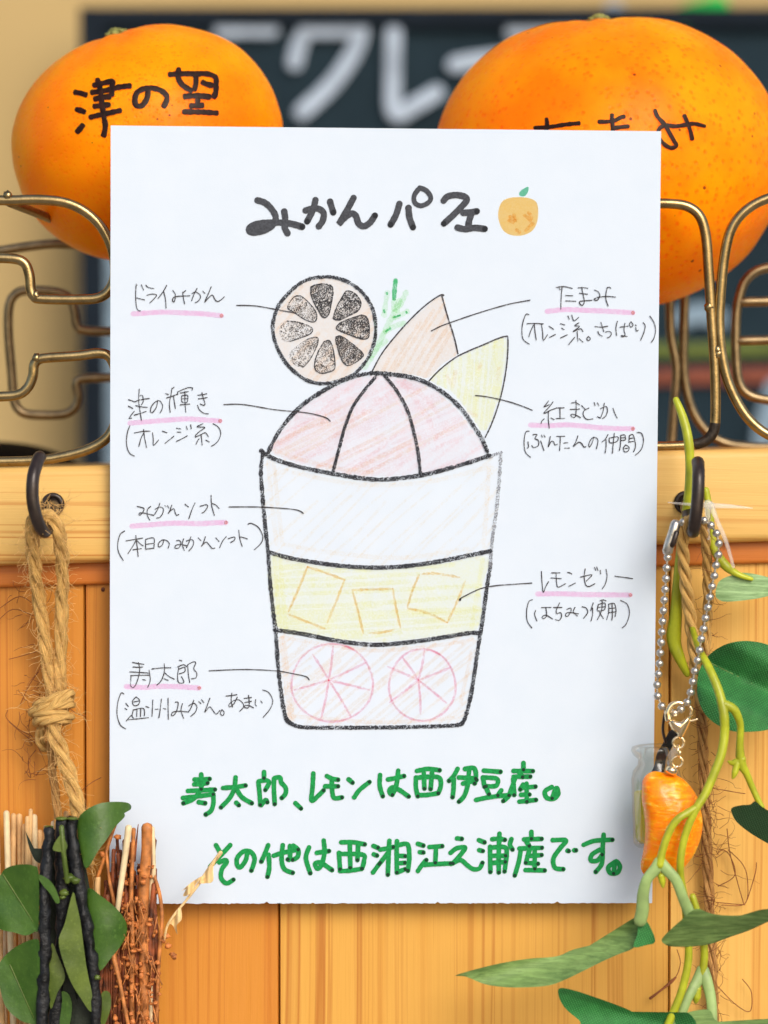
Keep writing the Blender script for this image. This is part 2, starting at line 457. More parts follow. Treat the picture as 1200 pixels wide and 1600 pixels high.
def jute(name, lt, dk):
    g = NM(name)
    mp = g.n('Mapping'); tc = g.n('TexCoord'); g.l(tc.outputs['UV'], mp.inputs[0])
    mp.inputs['Scale'].default_value = (26, 420, 1)
    sh = g.n('Mapping'); sh.inputs['Rotation'].default_value = (0, 0, 0)
    g.l(mp.outputs[0], sh.inputs[0])
    st = g.noise(sh.outputs[0], 1, 3, .6)
    o = g.noise(g.coord(), 300, 3)
    c = g.ramp(g.math('ADD', g.math('MULTIPLY', st, .75), g.math('MULTIPLY', o, .25)), [(0.35, dk), (0.52, lt), (0.68, tuple(min(1, x * 1.25) for x in lt))])
    g.bsdf(c, .72, 0, g.bump(st, .9, .0004), .25)
    return g.mat
M['jute'] = jute('jute_rope', (.70, .43, .14), (.40, .21, .05))
M['jute_dark'] = jute('brown_jute_rope', (.56, .30, .095), (.26, .10, .028))
g = NM('charm_glass')
tr = g.n('BsdfTransparent'); tr.inputs[0].default_value = (.955, .96, .94, 1)
gl_ = g.n('BsdfGlossy'); gl_.inputs['Roughness'].default_value = .06
fr = g.n('LayerWeight'); fr.inputs['Blend'].default_value = .28
mx = g.n('MixShader'); g.l(g.ramp(fr.outputs['Fresnel'], [(0.02, .03), (.9, .38)]), mx.inputs[0]); g.l(tr.outputs[0], mx.inputs[1]); g.l(gl_.outputs[0], mx.inputs[2])
g.l(mx.outputs[0], g.out.inputs[0]); M['glass'] = g.mat
g = NM('yellow_liquid')
tr = g.n('BsdfTransparent'); tr.inputs[0].default_value = (.93, .84, .22, 1)
df = g.n('BsdfDiffuse'); df.inputs[0].default_value = (.92, .80, .06, 1)
mx = g.n('MixShader'); mx.inputs[0].default_value = .62; g.l(tr.outputs[0], mx.inputs[1]); g.l(df.outputs[0], mx.inputs[2])
g.l(mx.outputs[0], g.out.inputs[0]); M['liquid'] = g.mat
g = NM('clear_plastic_pin'); b = g.bsdf((.93, .90, .86), .25, 0, None, .5, Transmission_Weight=.45, IOR=1.35); tr = g.n('BsdfTransparent'); mx = g.n('MixShader'); mx.inputs[0].default_value = .42; g.l(tr.outputs[0], mx.inputs[1]); g.l(b.outputs[0], mx.inputs[2]); g.l(mx.outputs[0], g.out.inputs[0]); M['plastic'] = g.mat
g = NM('glossy_orange_segment'); v = g.coord('Object', (360, 360, 1250), (0, R(24), 0))
n1 = g.noise(v, 1, 3, .55, .6)
c = g.ramp(n1, [(0.34, (1.0, .22, .0)), (0.56, (1.0, .30, .0)), (0.66, (1, .42, .01)), (0.74, (1, .60, .12))])  # palest stops paint streaks of glint into the colour
g.bsdf(c, .22, 0, g.bump(n1, .45, .0005), .4, Subsurface_Weight=.5, Subsurface_Scale=.003, Subsurface_Radius=(1, .2, .02)); M['segment'] = g.mat

# ------------------------------------------------------------------ background: wall, chalkboard, blob
YW, YB = 0.44, 0.40
mb = MB(); mb.box(-0.6, 0.6, YW, YW + .05, -0.5, 0.5)
tag(mb.build('plaster_wall', M['wall'], smooth=False), 'blurred plain tan wall behind the chalkboard', 'wall')
tl = P(126, 14, YB); br = P(1320, 900, YB)
bd = thing('chalkboard', P(700, 900, YB + .01), 'dark slate chalkboard with blurred white chalk lettering behind the oranges', 'chalkboard')
mb = MB(); mb.box(tl.x + .008, .32, YB, YB + .012, br.z, tl.z - .006); mb.build('slate', M['board'], bd, False)
mb = MB(); mb.box(tl.x, tl.x + .008, YB - .004, YB + .014, br.z, tl.z)
mb.box(tl.x + .008, .32, YB - .004, YB + .014, tl.z - .006, tl.z); mb.build('board_frame', M['frame'], bd, False)
def chalk(strokes, wid, mat, name, dy):
    r = wid * px_size(YB) / 2
    for i, st in enumerate(strokes):
        mb = MB(); pts = [P(x, y, YB - dy - i * .0002) for x, y in spline(st, n=6)]
        mb.tube(pts, r, 10, flat=.04)
        mb.build(name, mat, bd)
chalk(S("180,300 205,200 240,140; 230,140 350,140 495,140; 492,150 450,260 350,400 210,530; 645,150 642,350 650,530 750,490 850,430; 925,305 1000,290 1150,270", 400, 0, 3), 26, M['chalk'], 'chalk_lettering', .003)
chalk(S("800,50 840,46 900,44; 345,47 380,45 425,46; 1158,28 1230,26; 957,14 950,24 962,30 968,20 957,14; 148,52 152,54"), 26, M['chalk'], 'chalk_lettering', .003)
chalk(S("1065,498 1095,490 1125,500; 1215,600 1196,660 1188,720"), 34, M['chalk_dim'], 'chalk_lettering', .002)
chalk(S("1066,27 1092,20 1124,12"), 38, M['chalk_green'], 'chalk_leaf', .003)
chalk(S("1020,548 1100,547 1260,545"), 24, M['chalk_olive'], 'chalk_stripe', .0022)
chalk(S("1020,590 1100,588 1260,586"), 26, M['chalk_red'], 'chalk_stripe', .0022)
chalk(S("172,400 170,520 168,760; 205,400 205,760; 145,430 145,640"), 36, M['chalk_dim'], 'chalk_smear', .0018)
mb = MB(); c = P(-12, 750, .102); mb.sphere(c, .001, (21, 20, 8.6), 48, 24)  # near-black flattened ball showing above the rail
tag(mb.build('blob', M['blob']), 'blurred black rounded blob behind the left end of the rail', 'blob')

# unseen paving added below the rail to bounce light up onto undersides
M['paving'] = m_plain('bounce_paving', (.33, .29, .25), .9, 0, .12, 12)
mb = MB(); mb.box(-5, 5, -6, 3, -1.15, -1.05)
tag(mb.build('bounce_ground', M['paving'], smooth=False), kind='structure')

# ------------------------------------------------------------------ rail, moulding, panel
def rail_z(px, py0, py1, Y):   # a line falling to the left edge of the photo
    t = px / 1200; return P(px, py0 + (py1 - py0) * t, Y).z
YR = 0.003
def long_bar(name, mat, y0, y1, top, bot, rb, parent=None):
    """Bar along the counter with rounded front edges; top and bot are (left, right) photo rows."""
    mb = MB(); xs = [-120, 1320]; n = 7
    secs = []
    for px in xs:
        t = px / 1200
        zt = P(px, top[0] + (top[1] - top[0]) * t, y0 + rb).z; zb = P(px, bot[0] + (bot[1] - bot[0]) * t, y0 + rb).z
        x = P(px, 800, y0).x; sec = [Vector((x, y1, zt))]
        for k in range(n): a = math.pi / 2 * k / (n - 1); sec.append(Vector((x, y0 + rb - rb * math.sin(a), zt - rb + rb * math.cos(a))))
        for k in range(n): a = math.pi / 2 * k / (n - 1); sec.append(Vector((x, y0 + rb - rb * math.cos(a), zb + rb - rb * math.sin(a))))
        sec.append(Vector((x, y1, zb))); secs.append(sec)
    m = len(secs[0]); mb.v = secs[0] + secs[1]
    for k in range(m): mb.face((k, (k + 1) % m, m + (k + 1) % m, m + k))
    mb.face(tuple(range(m))[::-1]); mb.face(tuple(range(m, 2 * m)))
    return mb.build(name, mat, parent, True, 35)
tag(long_bar('wooden_rail', M['rail'], YR, .075, (731, 700), (884, 846), .0018),
    'pale pine rail that carries the wire rack, with two iron hooks in its face', 'rail')
pn = thing('plank_wall', P(600, 1610, .012), 'orange pine board panel under the rail, behind the hanging sheet', 'plank wall')
long_bar('moulding', M['mould'], .0065, .0095, (878, 840), (918, 880), .0008, pn)
cuts = [(-130, 'panel_red'), (133, 'panel_red'), (436, 'panel'), (1046, 'panel_pale'), (1330, None)]
for (a, mk), (b, _) in zip(cuts, cuts[1:]):
    mb = MB(); xa, xb = P(a, 1300, .008).x, P(b, 1300, .008).x; ch = .0003
    z0, z1 = P(600, 1720, .008).z, P(600, 860, .008).z
    if a == -130: z1 = P(600, 880, .008).z
    sec = [(xa + .0001, .0088), (xa + ch, .008), (xb - ch, .008), (xb - .0001, .0088), (xb - .0001, .020), (xa + .0001, .020)]
    for z in (z0, z1):
        for x, y in sec: mb.v.append(Vector((x, y, z)))
    for k in range(6): mb.face((k, (k + 1) % 6, 6 + (k + 1) % 6, 6 + k))
    mb.face(range(5, -1, -1)); mb.face(range(6, 12))
    mb.build('plank', M[mk], pn, False)
mb = MB(); mb.sphere(P(161, 921, .0078), .0004, (1, .4, 1.1), 10, 8); mb.build('nail_hole', M['stalk_dark'], pn)

# ------------------------------------------------------------------ wire rack
rk = thing('wire_rack', P(600, 715, .035), 'aged brass wire rack with letter shaped outlines standing on the pine rail', 'rack')
YF, YK, WR = .0075, .062, 8.2 * U
def wire(txt, Y, name='front_wire', mat='brass', r=WR, closed=False, n=8):
    pts = [tuple(P(p[0], p[1], p[2] if len(p) > 2 else Y)) for p in S(txt)[0]]
    mb = MB(); mb.tube(spline(pts, n=n, closed=closed), r, 14, closed=closed); return mb.build(name, M[mat], rk)
wire("-30,312 15,313 60,312 100,316 132,330 158,354 175,388 180,425 173,450 155,465 120,468 64,467 53,463 48,452 46,430 38,411 18,404 -30,403", YF)
wire("-30,620 22,618 42,607 51,588 53,571 60,562 75,559 120,556 155,552 173,560 183,590 186,640 172,678 145,699 100,713 50,720 -30,722", YF)
wire("930,321 1000,319 1045,318 1075,323 1094,339 1103,370 1107,420 1112,500 1117,580 1118,645 1114,676 1096,692 1060,697 1000,698 930,699 900,680 890,620 890,400 902,335", YF, closed=True)
wire("1245,303 1200,310 1166,328 1143,357 1132,400 1126,460 1124,510 1129,560 1141,605 1166,650 1200,679 1245,692", YF)
for x, y in ((12, 306), (1121, 546), (1122, 553), (56, 462), (57, 560), (1108, 480)):
    mb = MB(); mb.sphere(P(x, y, YF - .0004), 7.5 * U, (1, .9, 1.1), 12, 8, bump=.4)
    mb.build('weld', M['brass'], rk)
mb = MB(); pts = [tuple(P(*p, YF)) for p in ((1117.5, 662), (1114, 676), (1105, 687), (1094, 692.5), (1084, 694.5))]
mb.tube(spline(pts, n=6), WR * 1.05, 14); mb.build('blackened_bend', M['rust'], rk)
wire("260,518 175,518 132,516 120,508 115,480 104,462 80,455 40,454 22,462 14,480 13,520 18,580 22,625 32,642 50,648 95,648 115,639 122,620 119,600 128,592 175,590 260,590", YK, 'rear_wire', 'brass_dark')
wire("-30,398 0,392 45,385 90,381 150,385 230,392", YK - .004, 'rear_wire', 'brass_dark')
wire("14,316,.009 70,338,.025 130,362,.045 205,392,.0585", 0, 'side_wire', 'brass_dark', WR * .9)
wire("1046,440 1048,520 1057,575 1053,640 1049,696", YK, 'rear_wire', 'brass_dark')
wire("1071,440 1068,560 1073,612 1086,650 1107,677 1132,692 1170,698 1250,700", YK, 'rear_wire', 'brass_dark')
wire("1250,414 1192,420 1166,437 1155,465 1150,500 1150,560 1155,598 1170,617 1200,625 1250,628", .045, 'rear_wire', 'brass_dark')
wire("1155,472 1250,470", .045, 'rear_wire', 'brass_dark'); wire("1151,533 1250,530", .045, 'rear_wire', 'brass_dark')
# cross wires behind the sheet, on which the fruit rests
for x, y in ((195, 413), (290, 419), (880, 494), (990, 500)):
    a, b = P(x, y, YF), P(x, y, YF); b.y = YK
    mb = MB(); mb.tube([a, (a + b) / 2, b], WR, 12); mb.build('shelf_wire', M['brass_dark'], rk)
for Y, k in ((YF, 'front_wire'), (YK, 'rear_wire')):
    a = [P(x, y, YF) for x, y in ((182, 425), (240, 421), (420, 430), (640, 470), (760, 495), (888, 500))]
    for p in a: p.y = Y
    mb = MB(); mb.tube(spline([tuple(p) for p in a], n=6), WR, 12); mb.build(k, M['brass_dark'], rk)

# ------------------------------------------------------------------ oranges
def orange(name, cx, cy, a, b, tilt, Y, mat, seed, label, wtxt, wx, wy, ws, ww, cal, ex=2.0):
    c = P(cx, cy, Y); s = px_size(Y); A, B = a * s, b * s
    ax = Vector((-math.sin(tilt), -0.11, math.cos(tilt))).normalized()
    ex_ = Vector((math.cos(tilt), 0, math.sin(tilt))); ey = ax.cross(ex_).normalized(); ex_ = ey.cross(ax)
    nu, nv = 128, 80; mb = MB()
    for i in range(nv + 1):
        ph = math.pi * i / nv
        for j in range(nu):
            th = 2 * math.pi * j / nu
            d = Vector((math.sin(ph) * math.cos(th), math.sin(ph) * math.sin(th), math.cos(ph)))
            e = ex; k = (abs(math.sin(ph)) ** e + abs(math.cos(ph)) ** e) ** (-1 / e)
            k *= 1 + .022 * mnoise.noise(d * 1.3 + Vector((seed, 0, 0))) + .006 * mnoise.noise(d * 5 + Vector((0, seed, 0)))
            k -= .045 * math.exp(-(ph / .22) ** 2)
            k += .008 * math.cos(9 * th + seed) * math.exp(-((ph - .35) / .3) ** 2)
            mb.v.append(c + (ex_ * d.x * A + ey * d.y * A * .98 + ax * d.z * B) * k)
    for i in range(nv):
        for j in range(nu):
            j2 = (j + 1) % nu
            mb.face((i * nu + j, (i + 1) * nu + j, (i + 1) * nu + j2, i * nu + j2))
    t = thing(name, c - Vector((0, 0, B)), label, 'orange')
    bvh = BVHTree.FromPolygons(mb.v, mb.f)
    mb.build('peel', mat, t)
    ink = MB()
    for i, st in enumerate(S(wtxt, wx, wy, ws)):
        line = spline([p[:2] for p in st], step=1.2); n = len(line); base = len(ink.v); W = 5
        for q, (x, y) in enumerate(line):
            x0, y0 = line[max(q - 1, 0)]; x1, y1 = line[min(q + 1, n - 1)]
            dx, dy = x1 - x0, y1 - y0; L = math.hypot(dx, dy) or 1
            e = min(q, n - 1 - q); k = math.sqrt(max(0, 1 - (max(0, 3 - e) / 3.2) ** 2))
            h = ww / 2 * k * (1 + .22 * mnoise.noise(Vector((q * .22, i * 3.1, seed))))
            for m in range(W):
                o = (m / (W - 1) * 2 - 1) * h
                d = (P(x - dy / L * o, y + dx / L * o, 0) - CAM).normalized()
                hit, nr, _, _ = bvh.ray_cast(CAM, d)
                if hit is None: hit, nr = c, Vector((0, -1, 0))
                if nr.dot(d) > 0: nr = -nr
                ink.v.append(hit + nr * (.00009 + .000012 * (i % 9) + (.00004 if 0 < m < W - 1 else 0)))
        for q in range(n - 1):
            for m in range(W - 1):
                z = base + q * W + m; ink.face((z, z + W, z + W + 1, z + 1))
    ink.build('marker_writing', M['peel_ink'], t)
    cm = MB(); top = c + ax * B * .985
    cm.sphere(top, .0013, (1.3, 1.3, .7), 14, 8, bump=.5)
    for k in range(6):
        an = k * math.pi / 3 + .4; dr = ex_ * math.cos(an) + ey * math.sin(an)
        cm.sphere(top + dr * .0016 - ax * .0001, .0008, (1.1, 1.1, .6), 10, 6, bump=.6)
    cm.build('calyx', M['calyx'], t)
    return t
tsu = """68,250 120,258 172,275; 80,372 120,382 160,398; 88,545 112,520 145,478; 205,205 270,190 350,175 345,215 345,285;
 190,255 300,240 400,215 490,205; 212,305 270,290 345,282; 208,355 270,348 340,340; 180,435 260,415 340,398 420,380;
 240,150 262,230 275,330 290,430 300,500 285,575; 605,225 600,290 565,345 530,350 512,325 520,265 560,232 620,220 690,235 735,270 740,310 712,365;
 748,125 820,120 900,118 990,122; 828,72 822,140 845,190 890,225 930,245; 935,105 950,150 948,200 935,245; 940,118 1030,120 1090,145 1095,200 1090,260 1070,298;
 985,175 1030,195 1080,205; 855,285 920,278 1000,280 1060,288; 965,285 960,345; 900,350 960,348 1010,345; 850,392 930,392 1020,395 1115,402"""
orange('orange', 231, 223, 213, 179, R(15.6), .038, M['peel_left'], 3.1,
       'smaller smooth orange with three brushed characters, at the left above the sheet', tsu, 100, 90, 4.615, 8.6, None, 2.08)
tam = """135,95 140,130 135,180 120,240; 55,160 150,155 250,140 350,130; 140,200 200,195; 545,70 545,110 550,165 545,230; 455,122 510,122 560,115 600,95 630,88;
 540,165 600,155 655,150; 810,42 825,85 860,125 880,150 905,195 930,240 945,270 915,285 880,270 855,245 830,210 840,165 880,145 940,150 1010,140 1060,135 1130,152;
 990,75 1015,130 1035,190 1045,240"""
orange('orange', 948, 257, 271, 229, R(3.5), .044, M['peel_right'], 8.4,
       'larger dimpled orange with brushed characters half hidden by the sheet, at the right', tam, 820, 160, 4.0, 6.4, None, 2.16)

# ------------------------------------------------------------------ the hand drawn sheet
def paper_y(px, py):
    u = (px - 600) / 430; v_ = (py - 805) / 605
    return .0021 * v_ + .0004 * math.sin(1.1 * v_ + .4) + .00016 * mnoise.noise(Vector((px * .0045, py * .0038, 2.0))) - .0007 * u * u * (.4 + .6 * max(0, v_)) + .0002
sh = thing('paper_sheet', P(597, 1412, 0), 'white card hand drawn with a parfait and Japanese notes, propped before the rack', 'sheet')
mb = MB(); nx, ny = 200, 60
TL, TR, BR, BL = (173, 196), (1033, 205), (1019, 1411), (171, 1412)
def quad(u, v_):
    return tuple((TL[k] * (1 - u) + TR[k] * u) * (1 - v_) + (BL[k] * (1 - u) + BR[k] * u) * v_ for k in (0, 1))
for side in (0, .00028):
    for j in range(ny + 1):
        for i in range(nx + 1):
            x, y = quad(i / nx, j / ny)
            if j == ny: y += 1.6 * mnoise.noise(Vector((i * .9, 3, 0))) + .9 * mnoise.noise(Vector((i * .33, 9, 0))) - (2.5 if i in (58, 121, 165) else 0)
            mb.v.append(P(x, y, paper_y(x, y) + side))
N1 = (nx + 1) * (ny + 1); ix = lambda i, j, s=0: s * N1 + j * (nx + 1) + i
for j in range(ny):
    for i in range(nx):
        mb.face((ix(i, j), ix(i, j + 1), ix(i + 1, j + 1), ix(i + 1, j)))
        mb.face((ix(i, j, 1), ix(i + 1, j, 1), ix(i + 1, j + 1, 1), ix(i, j + 1, 1)))
for i in range(nx):
    mb.face((ix(i, 0), ix(i + 1, 0), ix(i + 1, 0, 1), ix(i, 0, 1))); mb.face((ix(i, ny), ix(i, ny, 1), ix(i + 1, ny, 1), ix(i + 1, ny)))
for j in range(ny):
    mb.face((ix(0, j), ix(0, j, 1), ix(0, j + 1, 1), ix(0, j + 1))); mb.face((ix(nx, j), ix(nx, j + 1), ix(nx, j + 1, 1), ix(nx, j, 1)))
mb.build('card', M['paper'], sh, True, 40)

class Ink:
    """Flat marks lying on the sheet, built in layers a few hundredths of a millimetre apart."""
    def __init__(s, layer): s.mb = MB(); s.off = .00003 + layer * .00003; s.k = 0
    def at(s, x, y, q=0): return P(x, y, paper_y(x, y) - s.off - (s.k % 14) * .0000016 - q * .00000012)
    def dot(s, x, y, r, n=14):
        s.k += 1; b = len(s.mb.v)
        for i in range(n):
            a = 2 * math.pi * i / n; rr = r * (1 + .12 * mnoise.noise(Vector((x + math.cos(a), y + math.sin(a), 0))))
            s.mb.v.append(s.at(x + math.cos(a) * rr, y - math.sin(a) * rr))
        s.mb.face(range(b, b + n))
    def poly(s, pts, smooth=True):
        s.k += 1; pts = spline(pts, closed=True, n=5) if smooth else pts; b = len(s.mb.v); n = len(pts)
        cx = sum(p[0] for p in pts) / n; cy = sum(p[1] for p in pts) / n
        R_ = 4
        for r in range(1, R_ + 1):
            for p in pts: s.mb.v.append(s.at(cx + (p[0] - cx) * r / R_, cy + (p[1] - cy) * r / R_))
        s.mb.v.append(s.at(cx, cy)); c = len(s.mb.v) - 1
        for i in range(n):
            j = (i + 1) % n; s.mb.face((c, b + i, b + j))
            for r in range(R_ - 1): s.mb.face((b + r * n + i, b + (r + 1) * n + i, b + (r + 1) * n + j, b + r * n + j))
    def line(s, pts, wd, jit=.12, taper=False, curve=True, jf=.35):
        s.k += 1
        ln = spline(pts, step=1.3) if curve else spline(pts, step=3)
        n = len(ln); b = len(s.mb.v); nc = 5; sd = s.k * 7.7
        tans = []
        for q in range(n):
            x0, y0 = ln[max(q - 1, 0)][:2]; x1, y1 = ln[min(q + 1, n - 1)][:2]; L = math.hypot(x1 - x0, y1 - y0) or 1
            tans.append(((x1 - x0) / L, (y1 - y0) / L))
        rows = []
        def row(x, y, t, h, q):
            rows.append((s.at(x - t[1] * h, y + t[0] * h, q), s.at(x + t[1] * h, y - t[0] * h, q)))
        hs = []
        for q in range(n):
            h = wd / 2 * (1 + jit * mnoise.noise(Vector((q * jf, sd, 0))))
            if taper: h *= .45 + .55 * min(1, min(q, n - 1 - q) / (n * .25) + .2)
            hs.append(h)
        for c in range(nc, 0, -1):
            a = c / nc * math.pi / 2 * .98; row(ln[0][0] - tans[0][0] * hs[0] * math.sin(a), ln[0][1] - tans[0][1] * hs[0] * math.sin(a), tans[0], hs[0] * math.cos(a), 0)
        for q in range(n): row(ln[q][0], ln[q][1], tans[q], hs[q], q)
        for c in range(1, nc + 1):
            a = c / nc * math.pi / 2 * .98; row(ln[-1][0] + tans[-1][0] * hs[-1] * math.sin(a), ln[-1][1] + tans[-1][1] * hs[-1] * math.sin(a), tans[-1], hs[-1] * math.cos(a), n)
        for a_, c_ in rows: s.mb.v += [a_, c_]
        for q in range(len(rows) - 1): s.mb.face((b + 2 * q, b + 2 * q + 1, b + 2 * q + 3, b + 2 * q + 2))
        return ln
    def hatch(s, poly, ang, gap, wd, skip=.0, wob=2.0, seed=1):
        r_ = random.Random(seed); ca, sa = math.cos(ang), math.sin(ang)
        pts = spline(poly, closed=True, n=5)
        rp = [(x * ca + y * sa, -x * sa + y * ca) for x, y in pts]
        y = min(p[1] for p in rp) + gap / 2; ymax = max(p[1] for p in rp)
        while y < ymax:
            xs = []
            for (x0, y0), (x1, y1) in zip(rp, rp[1:] + rp[:1]):
                if (y0 <= y) != (y1 <= y): xs.append(x0 + (y - y0) / (y1 - y0) * (x1 - x0))
            xs.sort()
            for a, b in zip(xs[::2], xs[1::2]):
                if b - a < 3 or r_.random() < skip: continue
                a2 = a + r_.random() * 4; b2 = b - r_.random() * 4
                if r_.random() < .25: b2 = a2 + (b2 - a2) * r_.uniform(.4, .9)
                m = [(a2, y + r_.uniform(-wob, wob)), ((a2 + b2) / 2, y + r_.uniform(-wob, wob)), (b2, y + r_.uniform(-wob, wob))]
                s.line([(p[0] * ca - p[1] * sa, p[0] * sa + p[1] * ca) for p in m], wd * r_.uniform(.7, 1.25), .2, curve=False)
            y += gap * r_.uniform(.75, 1.3)
    def done(s, name, mat, parent=sh): return s.mb.build(name, M[mat] if isinstance(mat, str) else mat, parent, False)

# title
title = S("""78,103 105,112 130,135 146,165 138,192 112,212 80,222 52,222 46,210 62,196 100,188 150,186 200,190 245,202; 178,145 182,175 180,205 190,226;
 258,141 285,134 310,136 326,152 322,180 308,200; 295,102 286,138 264,182; 350,108 362,148;
 438,94 416,135 393,175 384,190 405,168 430,152 447,162 457,190 477,200 500,186 518,160;
 610,116 597,158 577,194; 644,132 648,168 661,204; 686,56 666,84 668,112 692,123 720,110 727,90 710,66 686,56;
 776,104 792,88 825,83 856,90 862,104 840,130 808,162 777,190; 850,150 876,148 900,144; 882,150 872,178 868,204; 828,205 856,211 892,206 930,210""", 370, 270, 2.4)
k = Ink(3); kt = Ink(6)
for i, st in enumerate(title):
    k.line(st, 10.0 if i not in (8,) else 7.6, .10)
    if i in (0, 3, 4, 5, 6, 7, 9, 10, 12): kt.dot(st[-1][0], st[-1][1], 4.0)
k.line(S("60,210 90,205 120,200", 370, 270, 2.4)[0], 7)
k.done('title_lettering', 'title'); kt.done('pen_tip_mark', 'title_tip')
# little orange beside the title
ic = thing  # (drawn marks stay parts of the sheet)
k = Ink(1); k.poly(S("980,160 990,115 1015,96 1055,91 1100,96 1126,115 1130,165 1116,208 1086,230 1050,236 1015,228 992,205", 370, 270, 2.4)[0]); k.done('drawn_orange', 'icon')
k = Ink(2)
for st in S("1025,165 1045,178 1040,160; 1035,185 1020,178; 1095,150 1105,165 1100,180; 1080,160 1095,172; 1050,215 1060,222; 1085,215 1110,190", 370, 270, 2.4): k.line(st, 5.5, .3)
k.done('drawn_orange_shading', 'icon_dark')
k = Ink(1); k.poly(S("1060,84 1064,68 1092,52 1092,72 1078,88", 370, 270, 2.4)[0]); k.done('drawn_leaf', 'icon_leaf')

